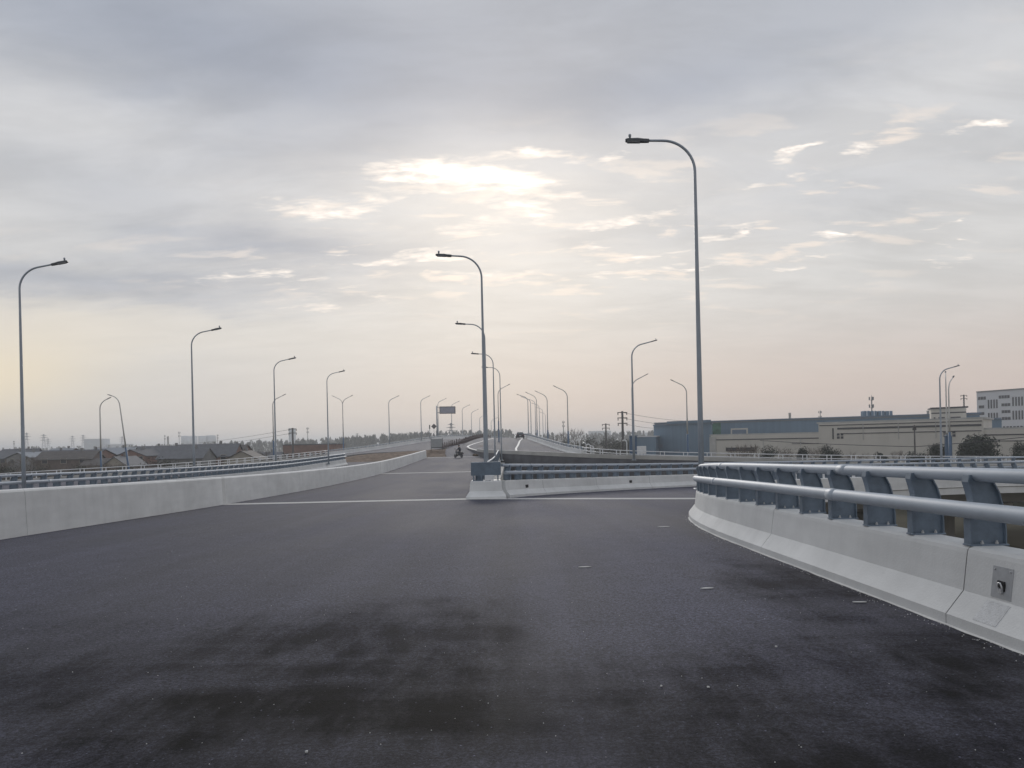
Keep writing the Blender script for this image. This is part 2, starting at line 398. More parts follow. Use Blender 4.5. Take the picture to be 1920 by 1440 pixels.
    brk0 = total([(blob(925, 335, 125, 30), .88), (blob(985, 390, 105, 24), .84), (blob(820, 335, 120, 18), .55), (blob(860, 420, 90, 12), .4), (blob(1000, 345, 70, 14), .3), (blob(640, 378, 100, 17, .05), .85), (blob(830, 330, 90, 12), .6), (blob(820, 460, 120, 12, .1), .6), (blob(1180, 412, 110, 9, .15), .75), (blob(1035, 287, 50, 9), .75), (blob(1110, 292, 34, 7, .15), .7), (blob(1655, 272, 28, 10, -.2), .85), (blob(1515, 295, 40, 7, .3), .8), (blob(1525, 333, 36, 6), .75), (blob(1420, 357, 28, 7), .8), (blob(1370, 445, 40, 8, .2), .65), (blob(1585, 440, 40, 10, -.3), .65), (blob(1750, 507, 32, 6), .6), (blob(1530, 497, 80, 5, .1), .5), (blob(1320, 505, 80, 8, .1), .6), (blob(1150, 495, 55, 9), .5), (blob(1150, 524, 70, 7), .5), (blob(1860, 240, 60, 5, .1), .6), (blob(590, 520, 130, 16), .35), (blob(750, 545, 120, 12), .3), (blob(960, 515, 90, 10), .5), (blob(500, 505, 120, 12), .3), (blob(620, 560, 120, 9), .4), (blob(1250, 480, 50, 7, .2), .6), (blob(1400, 425, 60, 6, .15), .55), (blob(1640, 455, 50, 6, .1), .45), (blob(1780, 440, 60, 5, .2), .45), (blob(1800, 470, 40, 5), .4), (blob(700, 470, 90, 9), .5), (blob(840, 505, 70, 8), .45), (blob(1100, 465, 50, 7, .2), .5)])
    brk = ma('ADD', brk0, ma('MULTIPLY', ma('MULTIPLY_ADD', n4.outputs[0], 3.3, -1.70), rng(brk0, .06, .4, 0, 1)))
    glow = rng(brk, .22, .85, 0, 1)
    hot = rng(brk, .66, 1.25, 0, 1)
    col = mix(ma('MULTIPLY', glow, .78), col, (.97, .89, .82))
    col = mix(hot, col, (1.25, 1.19, 1.10))
    # wide warm veil round the sun and the yellow patch low on the left
    col = mix(ma('MULTIPLY', blob(940, 390, 380, 150, 0, True), .26), col, (.93, .90, .87))
    col = mix(ma('MULTIPLY', blob(-40, 690, 150, 75, .35, True), .75), col, (.93, .80, .58))
    col = mix(ma('MULTIPLY', blob(60, 590, 330, 45, 0), .40), col, (.86, .78, .67))
    # clear-air sky glimpsed through the thin overcast
    sky = N.new('ShaderNodeTexSky'); sky.sky_type = 'NISHITA'; sky.sun_disc = False
    sky.sun_elevation = SUN_EL; sky.sun_rotation = SUN_AZ
    sky.air_density = 1.0; sky.dust_density = 3.0; sky.altitude = 10
    vm = N.new('ShaderNodeVectorMath'); vm.operation = 'SCALE'; L.new(col, vm.inputs[0]); vm.inputs['Scale'].default_value = 1 / STR
    fin = mix(.97, sky.outputs[0], vm.outputs[0])
    L.new(fin, bg.inputs['Color'])
build_sky()
sun = bpy.data.lights.new('sun', 'SUN'); so = bpy.data.objects.new('sun', sun); COL.objects.link(so)
sun.energy = 1.1; sun.angle = math.radians(14); sun.color = (1, .95, .89)
so.rotation_euler = (PI / 2 + SUN_EL, 0, PI - SUN_AZ)
dirv = Vector((math.sin(SUN_AZ) * math.cos(SUN_EL), math.cos(SUN_AZ) * math.cos(SUN_EL), math.sin(SUN_EL)))
so.rotation_euler = dirv.to_track_quat('Z', 'Y').to_euler()
scene.view_settings.view_transform = 'Standard'; scene.view_settings.look = 'None'
scene.view_settings.exposure = 0; scene.view_settings.gamma = 1

# ------------------------------------------------------------------ ground
g = MB()
gx = [-9000, -3000, -800, -300, 300, 800, 3000, 9000]
g.add([(-9000, -9000, 0), (9000, -9000, 0), (9000, 9000, 0), (-9000, 9000, 0)], [(0, 1, 2, 3)])
struct(g.build('ground', M['ground']))

# ------------------------------------------------------------------ ribbons of road
def ribbon(name, L, R, m, dz=0.0, nx=1, bank=None):
    k = MB(); vs = []; fs = []
    for a, b in zip(L, R):
        for i in range(nx + 1):
            p = Vector(a).lerp(Vector(b), i / nx); vs.append((p.x, p.y, p.z + dz - (bank(p.x, p.y) if bank else 0)))
    w = nx + 1
    for i in range(len(L) - 1):
        for j in range(nx): fs.append((i * w + j, i * w + j + 1, (i + 1) * w + j + 1, (i + 1) * w + j))
    k.add(vs, fs, True)
    return struct(k.build(name, m))
def deck(name, L, R, m, thick=None, inset=0.0):
    """solid body under a ribbon; thick=None goes down to the plain"""
    rings = []
    for a, b in zip(L, R):
        a, b = Vector(a), Vector(b); d = (b - a).normalized() * inset
        za = (a.z - thick) if thick else -.3; zb = (b.z - thick) if thick else -.3
        rings.append([(a.x, a.y, a.z - .03), (b.x, b.y, b.z - .03), (b.x - d.x, b.y - d.y, zb), (a.x + d.x, a.y + d.y, za)])
    k = MB(); k.loft(rings, True, True, True)
    return struct(k.build(name, m))

CX, CY, RI, RO = 36.8, 13.0, 33.0, 41.2       # loop ramp: centre and radii of the two kerb lines
def inner_x(Y): return CX - RI if Y <= CY else CX - math.sqrt(RI * RI - (Y - CY) ** 2)
def arc(r, th, z): return Vector((CX - r * math.cos(th), CY + r * math.sin(th), z))
def lean(t): return fall(9.14, 31) * max(0, 1 - 2.5 * t)     # inner side of the slip road sits lower at first
def zramp(t): return zroad(31) - (2.9 * t - 2.1 * t * t)       # t: 0 at the gore, 1 at the far end
XL = -21.35
ys = [-15 + i * 1.0 for i in range(47)]
Lm = [(XL, y, zroad(y)) for y in ys]; Rm = [(inner_x(y) + .15, y, zroad(y)) for y in ys]
ribbon('road', Lm, Rm, M['asphalt'], nx=26, bank=fall)
deck('bridge_deck', [(x, y, z - .02) for x, y, z in Lm], [(inner_x(y) + .62, y, zroad(y) - fall(inner_x(y), y) - .04) for y in ys], M['fascia'], 1.5, .3)
ys2 = [31 + i * 2.3 for i in range(31)]
L2 = [(XL, y, zroad(y)) for y in ys2]; R2 = [(-1.35, y, zroad(y)) for y in ys2]
ribbon('road', L2, R2, M['asphalt'], nx=6); deck('bridge_deck', [(XL, y, zroad(y)) for y in ys2], [(-.9, y, zroad(y)) for y in ys2], M['fascia'], None)
ys3 = [100 + i * 2.0 for i in range(7)]
ribbon('road', [(-12.6, y, zroad(y)) for y in ys3], [(-3.0, y, zroad(y)) for y in ys3], M['asphalt'], nx=4)
deck('bridge_deck', [(-12.6, y, zroad(y)) for y in ys3], [(-3.0, y, zroad(y)) for y in ys3], M['fascia'], None)
NR = 46
tho0, tho1 = math.asin(18 / RO), math.radians(122)
thi0, thi1 = math.asin(18 / RI), math.radians(122)
tt = [i / NR for i in range(NR + 1)]
Lr = [arc(RO + .15, tho0 + (tho1 - tho0) * t, zramp(t)) for t in tt]; Rr = [arc(RI - .15, thi0 + (thi1 - thi0) * t, zramp(t) - lean(t)) for t in tt]
Lr[0] = Vector((-1.4, 31, zroad(31)))
ribbon('slip_road', Lr, Rr, M['asphalt'], nx=4)
Lb = [arc(RO + .6, tho0 + (tho1 - tho0) * t, zramp(t)) for t in tt]; Rb = [arc(RI - .62, thi0 + (thi1 - thi0) * t, zramp(t) - lean(t) - .02) for t in tt]
deck('slip_road_deck', Lb, Rb, M['fascia'], 1.05, 1.4)

# pale expansion joints right across the carriageways
def joint(y, x0, x1, w=.85):
    k = MB(); n = 26
    for s, (a, b) in enumerate(((-w / 2, -.06), (.06, w / 2))):
        vs = []; fs = []
        for i in range(n + 1):
            x = x0 + (x1 - x0) * i / n
            vs += [(x, y + a, zroad(y + a) - fall(x, y + a) + .008), (x, y + b, zroad(y + b) - fall(x, y + b) + .008)]
        for i in range(n): fs.append((2*i, 2*i+2, 2*i+3, 2*i+1))
        k.add(vs, fs)
    struct(k.build('expansion_joint', M['joint_pale']))
joint(30.6, -12.0, 8.4); joint(69, XL + .5, -1.75); joint(110, -12.2, -3.6)
# ------------------------------------------------------------------ barriers and railings
PROF = [(0, -.06), (0, .10), (.16, .30), (.20, .63), (.21, .665), (.24, .69), (.50, .69), (.535, .665), (.56, .3), (.56, -.45)]
def frames(path, side):
    """point, outward normal (away from the road) and heading at every path point"""
    out = []
    for i, p in enumerate(path):
        t = path[min(i + 1, len(path) - 1)] - path[max(i - 1, 0)]; t.z = 0; t.normalize()
        out.append((p, Vector((t.y, -t.x, 0)) * side, t))
    return out
def sweep(k, fr, prof, smooth=False, shrink=0.0):
    rings = [[p + n * u + Vector((0, 0, w)) for u, w in prof] for p, n, t in fr]
    return k.loft(rings, True, True, True, smooth)
def cut(path, s0, s1, step=1.0):
    n = max(1, int(math.ceil((s1 - s0) / step)))
    return [at_length(path, s0 + (s1 - s0) * i / n)[0] for i in range(n + 1)]
def concrete_wall(path, side, prof, seg, gap, m, parent, name='concrete_wall', first=0.0):
    k = MB(); Ltot = path_len(path); s = 0.0; nxt = first or seg
    whole = frames(path, side)
    cu = sum(u for u, w in prof) / len(prof); cw = sum(w for u, w in prof) / len(prof)
    while s < Ltot - .05:
        e = min(nxt, Ltot)
        pts = cut(path, s + gap / 2, e - gap / 2)
        sweep(k, frames(pts, side), prof); s = e; nxt = e + seg
    o = k.build(name, m, parent)
    inner = [(cu + (u - cu) * .965, cw + (w - cw) * .975) for u, w in prof]
    s = first or seg
    while s < Ltot - .3:
        if min((at_length(path, s)[0] - Vector((0, 0, ZC))).length, 99) < 60:
            pts = cut(path, s - .05, s + .05, .1); c = MB(); sweep(c, frames(pts, side), inner); c.build('joint_filler', M['joint_dark'], parent)
        s += seg
    return o
POST_POLY = [(0, 0), (.0, .215), (.012, .25), (.032, .30), (.030, .36), (.012, .43), (-.012, .505), (.00, .56), (.16, .56), (.205, .50), (.25, .42), (.278, .33), (.297, .22), (.305, .10), (.305, 0)]
def post_mesh():
    """curved plate post with front and back flanges, base plate and bolts; x away from road, y along it"""
    k = MB()
    k.loft([[(u, y, w + .015) for u, w in POST_POLY] for y in (-.008, .008)])
    fr = POST_POLY[:8]; bk = POST_POLY[8:]
    def flange(line, t, wd):
        r = []
        for i, (u, w) in enumerate(line):
            r.append([(u, -wd, w + .015), (u, wd, w + .015), (u + t, wd, w + .015), (u + t, -wd, w + .015)])
        k.loft(r)
    flange(fr, -.012, .048); flange(bk, .012, .042)
    return k
POST_POLY = [(u, w * 1.09) for u, w in POST_POLY]
POST = None; BOLT = None; NUT = None
def railing(path, side, parent, start, spacing, u0=.235, top=.69, z_rails=((.10, .625, .062), (-.035, .32, .074))):
    """posts on the wall top plus two round rails"""
    global POST, BOLT, NUT
    Ltot = path_len(path); fr = frames(path, side)
    for j, (du, dw, r) in enumerate(z_rails):
        k = MB(); k.tube([p + n * (u0 + du) + Vector((0, 0, top + dw)) for p, n, t in fr], r, 12)
        # sleeves where rail lengths join
        s = 2.6
        while s < Ltot - .5:
            q, t = at_length(path, s); t2 = Vector((t.x, t.y, 0)).normalized(); n = Vector((t2.y, -t2.x, 0)) * side
            c = q + n * (u0 + du) + Vector((0, 0, top + dw)); k.tube([c - t * .11, c + t * .11], r + .003, 12); s += 6.0
        k.build('top_rail' if j == 0 else 'lower_rail', M['rail'], parent)
    s = start; n_ = 0
    while s < Ltot - .15 and n_ < 99:
        q, t = at_length(path, s); t2 = Vector((t.x, t.y, 0)).normalized(); n = Vector((t2.y, -t2.x, 0)) * side
        loc = q + n * u0 + Vector((0, 0, top)); rz = math.atan2(n.y, n.x)
        if POST is None:
            POST = post_mesh().build('post', M['post'], parent); POST.location = loc; POST.rotation_euler = (0, 0, rz)
            b = MB(); b.cbox((.153, 0, .0075), (.345, .125, .015), .005)
            BOLT = b.build('base_plate', M['post'], POST)
        else:
            p = inst(POST, 'post', parent, loc, rz)
            dist = (loc - Vector((0, 0, ZC))).length
            if dist < 22: inst(BOLT, 'base_plate', p)
            if dist < 15:
                for bx in (.10, .23):
                    if NUT is None: NUT = MB().lathe([(.016, .014), (.016, .03), (.009, .032), (.009, .046)], (0, 0, 0), 6, False).build('bolt', M['bolt'], p); NUT.location = (bx, -.035, 0)
                    else: inst(NUT, 'bolt', p, (bx, -.035, 0))
        s += spacing; n_ += 1

# the near right-hand barrier: straight, then bending right round the loop
pin = [Vector((CX - RI, y, zroad(y) - fall(CX - RI, y))) for y in [-5 + i * 1.0 for i in range(18)]]
th = 0.03
while th < math.radians(118):
    p = arc(RI, th, 0)
    tq = (th - thi0) / (thi1 - thi0); p.z = zroad(p.y) - fall(p.x, p.y) if th < thi0 else zramp(tq) - lean(tq)
    pin.append(p); th += .03
bi = thing('crash_barrier', 'nearest concrete barrier with thick blue grey posts and two round rails, bending right', 'barrier', (0, 0, 0), group='concrete crash barriers with twin rails')
concrete_wall(pin, 1, PROF, 5.05, .014, M['concrete'], bi, first=11.8)
railing(pin, 1, bi, 1.0, .985)
# access plate let into the near barrier, with its latch
def on_wall(y, w, off=0.0):
    u = .16 + (.20 - .16) * (w - .30) / (.63 - .30) if w > .30 else .16 * (w - .10) / .20
    return Vector((CX - RI + u - off, y, zroad(y) + w))
hp = MB()
y0, y1 = 6.15, 6.41
a, b_, c, d = on_wall(y0, .32, .004), on_wall(y1, .32, .004), on_wall(y1, .575, .004), on_wall(y0, .575, .004)
o_ = Vector((.012, 0, 0))
hp.loft([[a, b_, c, d], [a + o_, b_ + o_, c + o_, d + o_]])
hatch = hp.build('access_plate', mat('grey access plate', (.36, .37, .385), .6, var=.08, scale=12), bi)
lk = MB()
lk.box(on_wall(6.27, .415, .006), (.012, .085, .10), 0, 0, -.12)
lk.build('lock_recess', M['joint_dark'], hatch)
lb = MB()
q = on_wall(6.27, .405, .02)
lb.tube([q + Vector((0, -.025, -.03)), q + Vector((-.006, -.028, .02)), q + Vector((-.006, -.012, .045)), q + Vector((-.006, .012, .045)), q + Vector((-.006, .026, .02)), q + Vector((0, .022, -.01))], .007, 6)
lat = lb.build('latch', M['bolt'], hatch)
lb = MB(); lb.box(on_wall(6.27, .385, .018), (.018, .05, .035)); lb.build('padlock_body', M['bolt'], lat)
for yy in (6.18, 6.38):
    lb = MB(); lb.lathe([(.008, 0), (.008, .01)], on_wall(yy, .545, .008), 6); lb.build('screw', M['bolt'], hatch)
pt = MB()
a, b_, c, d = on_wall(6.13, .125, .004), on_wall(6.43, .125, .004), on_wall(6.43, .285, .004), on_wall(6.13, .285, .004)
o_ = Vector((.01, 0, -.01)); pt.loft([[a, b_, c, d], [a + o_, b_ + o_, c + o_, d + o_]])
pt.build('mortar_patch', mat('rough mortar patch', (.60, .605, .61), .95, var=.08, scale=18, bump=.6, bscale=60), bi)

# outer barrier of the slip road, from the gore nose round the bend
pout = []
th = math.asin(18.25 / RO)
while th < math.radians(120):
    p = arc(RO, th, 0); p.z = zramp(max(0, (th - tho0) / (tho1 - tho0))); pout.append(p); th += .026
bo_ = thing('crash_barrier', 'concrete barrier with twin rails curving right from the gore nose beyond the slip road', 'barrier', (0, 0, 0), group='concrete crash barriers with twin rails')
concrete_wall(pout, -1, PROF, 5.0, .014, M['concrete'], bo_, first=3.4)
railing(pout, -1, bo_, .55, 1.0)
jb = MB()
for s in (1.9, 11.6):
    q, t = at_length(pout, s); n = Vector((t.y, -t.x, 0)) * -1
    jb.box(q + n * .18 + Vector((0, 0, .42)), (.06, .22, .13), math.atan2(n.y, n.x))
jb.build('drain_box', M['joint_dark'], bo_)

# barrier between the main road and the slip road (carries the lamp row)
pg = [Vector((-1.76 - .004 * (y - 31), y, zroad(y))) for y in [31.15 + i * 1.6 for i in range(39)]]
bg_ = thing('crash_barrier', 'concrete barrier with twin rails running straight ahead behind the gore nose, under the lamp row', 'barrier', (0, 0, 0), group='concrete crash barriers with twin rails')
concrete_wall(pg, 1, PROF, 5.0, .014, M['concrete'], bg_)
railing(pg, 1, bg_, .6, 1.0)
# end block of that barrier where it meets the fly-over wall
eb = MB(); e = pg[-1]
eb.prism([(0, 0), (1.3, 0), (1.3, 1.5), (0.2, 1.5)], 0, 1.15, Matrix.Translation(e + Vector((.1, .05, -.05))))
eb.build('end_block', M['concrete'], bg_)

# gore nose: flared concrete end with a steel plate on short feet
gn = thing('gore_nose', 'short concrete gore nose with slate blue steel plate where the road splits', 'barrier nose', (-1.08, 30.9, zroad(30.9)))
def nose_ring(w, hw, y): return [(-hw, y, w), (hw, y, w), (hw - .02, .62, w), (-hw + .02, .62, w)]
k = MB(); k.loft([nose_ring(-.06, .80, -.42), nose_ring(.09, .80, -.42), nose_ring(.30, .66, -.20), nose_ring(.66, .625, -.15), nose_ring(.70, .60, -.12)])
k.build('concrete_end', M['concrete'], gn)
k = MB()
for x in (-.5, -.18, .16, .48): k.box((x, .12, .82), (.05, .26, .24))
k.box((0, .12, .71), (1.16, .42, .02))
k.build('foot', M['post'], gn)
k = MB(); k.cbox((0, .06, 1.19), (1.20, .10, .54), .02); k.box((-.585, .36, 1.19), (.03, .5, .5)); k.box((.585, .36, 1.19), (.03, .5, .5))
k.build('steel_plate', M['panel'], gn)
k = MB(); k.cbox((.14, -.06, .83), (.36, .08, .20), .01); k.build('white_plate', M['white_rail'], gn)

# plain concrete wall on the left, no rail yet
WPROF = [(0, -.06), (.045, 1.03), (.07, 1.075), (.10, 1.09), (.34, 1.09), (.37, 1.06), (.42, -.3)]
wl = [Vector((-11.35 - .0085 * (y - 15), y, zroad(y))) for y in [-15 + i * 2.0 for i in range(63)]]
bw = thing('median_wall', 'long plain pale concrete wall without rails along the left edge of the road', 'wall', (0, 0, 0))
concrete_wall(wl, -1, WPROF, 12.9, .012, M['concrete'], bw, first=7.2)
js = MB()
for y in (30.6, 69.0):
    i = (y + 15) / 2; p = Vector((-11.35 - .0085 * (y - 15), y, zroad(y)))
    fr2 = [(p + Vector((0, dy, 0)), Vector((-1, 0, 0)), None) for dy in (-.17, .17)]
    sweep(js, fr2, [(u - .002, w + .002) if u < .2 else (u + .002, w + .002) for u, w in WPROF])
js.build('joint_strip', M['joint_pale'], bw)

# far barrier of the left carriageway (carries the left lamp row)
pa = [Vector((-20.75 + .017 * max(0, y - 30), y, zroad(y))) for y in [14 + i * 1.5 for i in range(53)]]
ba = thing('crash_barrier', 'concrete barrier with twin rails on the far left, ending by the brown soil bank', 'barrier', (0, 0, 0), group='concrete crash barriers with twin rails')
concrete_wall(pa, -1, PROF, 5.0, .014, M['concrete'], ba)
railing(pa, -1, ba, .5, 1.0)

# slip-road piers below the deck
PIERS = []
for th_, r_ in ((60, 35.2), (60, 39.0), (78, 35.2), (78, 39.0), (97, 35.2), (97, 39.0)):
    p = arc(r_, math.radians(th_), 0); i = len(PIERS)
    t = thing('bridge_pier', ['', ][0] or 'square concrete column holding up the slip road deck, seen through the near railing', 'pier', (p.x, p.y, -.2), PI/2 - math.radians(th_), 'columns under the slip road')
    k = MB(); k.cbox((0, 0, 1.6), (.85, .85, 3.2), .08); k.build('column', M['pier'], t)
    PIERS.append(t)
for th_ in (60, 78, 97):
    p = arc(37.1, math.radians(th_), 0)
    t = thing('pier_cap', 'concrete cross beam on the columns under the slip road', 'cross beam', (p.x, p.y, 2.2), math.radians(-th_), 'cross beams under the slip road')
    k = MB(); k.cbox((0, 0, 0), (6.0, 1.0, .75), .05); k.build('beam', M['pier'], t)
# ------------------------------------------------------------------ street lamps
def lamp_curve(H, reach, rise, bend):
    """points of a pole whose top bends over towards +x; rise is the slope of the arm"""
    ca = math.radians(90 - rise); zt = H - (reach - bend * (1 - math.cos(ca)) ) * math.tan(math.radians(rise)) - bend * math.sin(ca)
    pts = [(0, 0, 0), (0, 0, zt * .25), (0, 0, zt * .5), (0, 0, zt * .75), (0, 0, zt)]
    n = 12
    for i in range(1, n + 1):
        a = ca * i / n; pts.append((bend * (1 - math.cos(a)), 0, zt + bend * math.sin(a)))
    x, _, z = pts[-1]; d = Vector((math.cos(math.radians(rise)), 0, math.sin(math.radians(rise))))
    return pts, Vector((x, 0, z)), d
def head_mesh(p, d, L=.66, W=.20, T=.058):
    """flat housing: neck, tapered body, chamfered tip, from p along d"""
    k = MB(); s = Vector((0, 1, 0)); u = d.cross(s) * -1
    if u.z < 0: u = -u
    def ring(t, w, top, bot): return [p + d * t + s * y * w / 2 + u * z for y, z in ((-1, bot), (-.8, bot - .008), (.8, bot - .008), (1, bot), (1, top * .5), (.7, top), (-.7, top), (-1, top * .5))]
    k.loft([ring(-.02, .09, .045, -.045), ring(.10, .11, .05, -.048), ring(.14, W * .8, T * .75, -.04), ring(.30, W, T, -.035), ring(L - .06, W, T * .85, -.03), ring(L, W * .8, T * .5, -.01)])
    return k
def make_lamp(label, loc, rz, H, reach=1.95, rise=4, bend=.95, r0=.085, r1=.034, mats=None, split=None, sensor=True, group='grey street lamps along the carriageways', base=True, name='street_lamp', both=False):
    mats = mats or (M['lamp'], None)
    t = thing(name, label, 'street lamp', loc, rz, group)
    HL = .66
    pts, p, d = lamp_curve(H, reach, rise, bend)
    armL = max(.1, (reach - HL * d.x - p.x) / d.x)
    full = [Vector(q) for q in pts] + [p + d * armL * .5, p + d * armL]
    Ltot = path_len(full); acc = 0; rad = []
    for i, q in enumerate(full):
        if i: acc += (q - full[i - 1]).length
        rad.append(r0 + (r1 - r0) * acc / Ltot)
    def pole_part(a, b, nm, m):
        seg = [(q, r) for q, r in zip(full, rad) if True]
        k = MB(); k.tube([q for q, r in seg[a:b]], [r for q, r in seg[a:b]], 10); return k.build(nm, m, t)
    if split:
        # lower sleeve of another colour up to height `split`
        rs = r0 + (r1 - r0) * split / Ltot
        k = MB(); k.tube([(0, 0, 0), (0, 0, split)], [r0 + .02, rs + .02], 10); k.build('lower_sleeve', mats[1], t)
        full2 = [Vector((0, 0, split))] + [q for q in full if q.z > split + .01]
        rad2 = [rs] + [r for q, r in zip(full, rad) if q.z > split + .01]
        k = MB(); k.tube(full2, rad2, 10); k.build('pole', mats[0], t)
    else:
        pole_part(0, len(full), 'pole', mats[0])
    e = p + d * armL
    h = head_mesh(e, d).build('lamp_head', M['lamp_head'], t)
    if sensor:
        up = Vector((-d.z, 0, d.x)); q = e + d * (HL - .13) + up * .06
        k = MB(); k.lathe([(.03, 0), (.03, .05), (.042, .06), (.042, .11), (.03, .125)], q, 10); k.build('sensor', M['lamp'], h)
    k = MB(); k.box(e + d * .42 + Vector((0, 0, -.045)), (.36, .18, .014), 0, 0, -math.atan2(d.z, d.x)); k.build('lens', M['lens'], h)
    if both:
        mir = Matrix.Scale(-1, 3, (1, 0, 0))
        k = MB(); sec = [mir @ q for q in full if q.z > H - 2.4 or q.x > .02]; k.tube(sec, r1, 10); k.build('arm', mats[0], t)
        h2 = head_mesh(mir @ e, mir @ d).build('lamp_head', M['lamp_head'], t)
    if base:
        k = MB(); k.cbox((0, 0, .012), (.42, .42, .024), .01)
        for a in range(4):
            k.box((math.cos(a * PI / 2 + PI / 4) * .13, math.sin(a * PI / 2 + PI / 4) * .13, .10), (.10, .012, .16), a * PI / 2 + PI / 4)
        k.build('foot_plate', mats[1] if split else mats[0], t)
    return t
GL = 'grey street lamps along the carriageways'
def lamp_spot(px, py, Y): return ray(px, py, Y)
# row on the barrier between the main road and the slip road: arms to the left
row = [((903, 520), 33.0, 'tallest of the lamps rising behind the gore nose, arm to the left'), ((909, 640), 51.5, 'second lamp behind the gore nose, its arm crossing the tallest pole'), ((925, 700), 68.5, 'third lamp of the row behind the gore nose, arm to the left'), ((938, 740), 82.5, 'fourth and lowest lamp of the row behind the gore nose')]
first = None
for (px, py), Y, lab in row:
    q = ray(px, py, Y); z = zroad(Y) + (.27 if Y < 40 else .45)
    if first is None: first = make_lamp(lab, (q.x, Y, z), PI, 10.1); first_row = first
    else: dup(first_row, (q.x, Y, z), PI, lab, GL)
# the near right-hand lamp on the slip-road barrier
q = ray(1309, 600, 22.0)
dup(first_row, (q.x, 22.0, zroad(22) + .57), PI - .12, 'big nearest lamp standing behind the right-hand barrier, arm to the left', GL)
# bracket that carries it on the wall
# left row: arms to the right, rising a little
rowl = [((38, 600), 32.5, 'nearest lamp of the left row, cut close to the left picture edge'), ((361, 740), 51.0, 'second lamp of the left row, right of the white distant hall'), ((515, 760), 68.5, 'third lamp of the left row, in front of a smaller blue based lamp'), ((614.5, 790), 83.0, 'fourth lamp of the left row, near the end of the far left barrier')]
firstl = None
for (px, py), Y, lab in rowl:
    q = ray(px, py, Y); z = zroad(Y) + (.27 if Y < 40 else .45)
    if firstl is None: firstl = make_lamp(lab, (q.x, Y, z), .12, 10.1, rise=12)
    else: dup(firstl, (q.x, Y, z), .12, lab, GL)
# ------------------------------------------------------------------ the fly-over road that climbs away, and the far left carriageway
S_out = [(57,74,-4.0),(39,75,-3.3),(21,76.5,-2.4),(10,77,-1.9),(3,80,-1.5),(-1,90,-1.4),(-3.5,103,-1.42),(-5.2,113,-1.38),(-8.7,131,-.75),(-9,160,.1),(-8.5,190,.72),(-8,215,1.0),(-5,260,.4),(0,330,-1.6)]
S_in = [(57,86,-4.2),(39,88,-3.7),(21,90,-3.0),(14,92,-2.65),(10.5,95,-2.4),(9,101,-2.2),(8,108,-1.95),(7.2,115,-1.7),(6,128,-1.15),(4.2,155,-.2),(3.1,180,.38),(2.4,215,.62),(2.5,260,.1),(4,330,-1.8)]
C_out = [(-62,60,-4.0),(-53,80,-3.4),(-44,100,-3.15),(-40,130,-2.8),(-37,155,-2.3),(-32,172,-1.6),(-28,190,-.8),(-23,210,.25),(-18,235,.95),(-10,265,.7),(0,300,-.2),(8,340,-2.2)]
C_in = [(-50,55,-4.0),(-43,78,-3.5),(-35,100,-3.1),(-27.5,133,-1.85),(-20,133,-1.5),(-13,129,-1.2),(-9.2,137,-.56),(-9,160,.08),(-8.5,190,.70),(-8,215,.98),(-5,260,.38),(0,330,-1.6)]
def up(pts): return [Vector((x, y, z + ZC)) for x, y, z in pts]
def resample(pts, n):
    p = smooth_path(pts, 1.5); L_ = path_len(p); return [at_length(p, L_ * i / n)[0] for i in range(n + 1)]
def dense(pts, per=5):
    """same parameter on both edges, so that cross-sections stay paired"""
    P = [Vector(p) for p in pts]; out = []
    for i in range(len(P) - 1):
        p0 = P[i - 1] if i else P[i] * 2 - P[i + 1]; p3 = P[i + 2] if i + 2 < len(P) else P[i + 1] * 2 - P[i]
        for k in range(per):
            t = k / per; p1, p2 = P[i], P[i + 1]
            out.append(0.5 * ((2 * p1) + (p2 - p0) * t + (2*p0 - 5*p1 + 4*p2 - p3) * t*t + (3*p1 - p0 - 3*p2 + p3) * t**3))
    return out + [P[-1]]
So_, Si_ = dense(up(S_out)), dense(up(S_in))
ribbon('flyover_road', So_, Si_, M['asphalt_far'], nx=4)
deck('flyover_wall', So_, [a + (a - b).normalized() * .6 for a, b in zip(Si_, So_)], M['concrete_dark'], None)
Co_, Ci_ = dense(up(C_out)), dense(up(C_in))
ribbon('far_left_road', Co_, Ci_, M['asphalt_far'], dz=-.004, nx=4)
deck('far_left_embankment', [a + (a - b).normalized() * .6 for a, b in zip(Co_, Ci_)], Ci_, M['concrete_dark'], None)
# low kerb along the near edge of the fly-over
KERB = [(-.02, -.12), (-.02, .26), (.0, .28), (.30, .28), (.32, .26), (.32, -.25)]
kb = thing('edge_kerb', 'low pale concrete kerb along the near edge of the climbing fly-over road', 'kerb', (0, 0, 0))
k = MB(); sweep(k, frames(smooth_path(up(S_out[:8]), 1.5), -1), [(-u + .0, w) for u, w in KERB]); k.build('kerb_stone', M['fascia'], kb)

# painted edge lines
def paint(path, w, name='road_line', dz=.012):
    k = MB(); vs = []; fs = []
    for i, p in enumerate(path):
        t = path[min(i + 1, len(path) - 1)] - path[max(i - 1, 0)]; t.z = 0; t.normalize(); n = Vector((t.y, -t.x, 0))
        vs += [p - n * w / 2 + Vector((0, 0, dz)), p + n * w / 2 + Vector((0, 0, dz))]
    for i in range(len(path) - 1): fs.append((2*i, 2*i+1, 2*i+3, 2*i+2))
    k.add(vs, fs); return struct(k.build(name, M['line']))
def across(t, f):  # point on the fly-over: t = position in the edge tables, f = 0 near/left edge .. 1 far/right edge
    n = len(So_) - 1; x = t * 5; i = min(int(x), n - 1); u = x - i
    a = So_[i].lerp(So_[i + 1], u); b = Si_[i].lerp(Si_[i + 1], u); return a.lerp(b, f)
def lane(tab, w):
    t0, t1 = tab[0][0], tab[-1][0]; n = int((t1 - t0) * 10)
    paint([across(t0 + (t1 - t0) * i / n, interp(tab, t0 + (t1 - t0) * i / n)) for i in range(n + 1)], w)
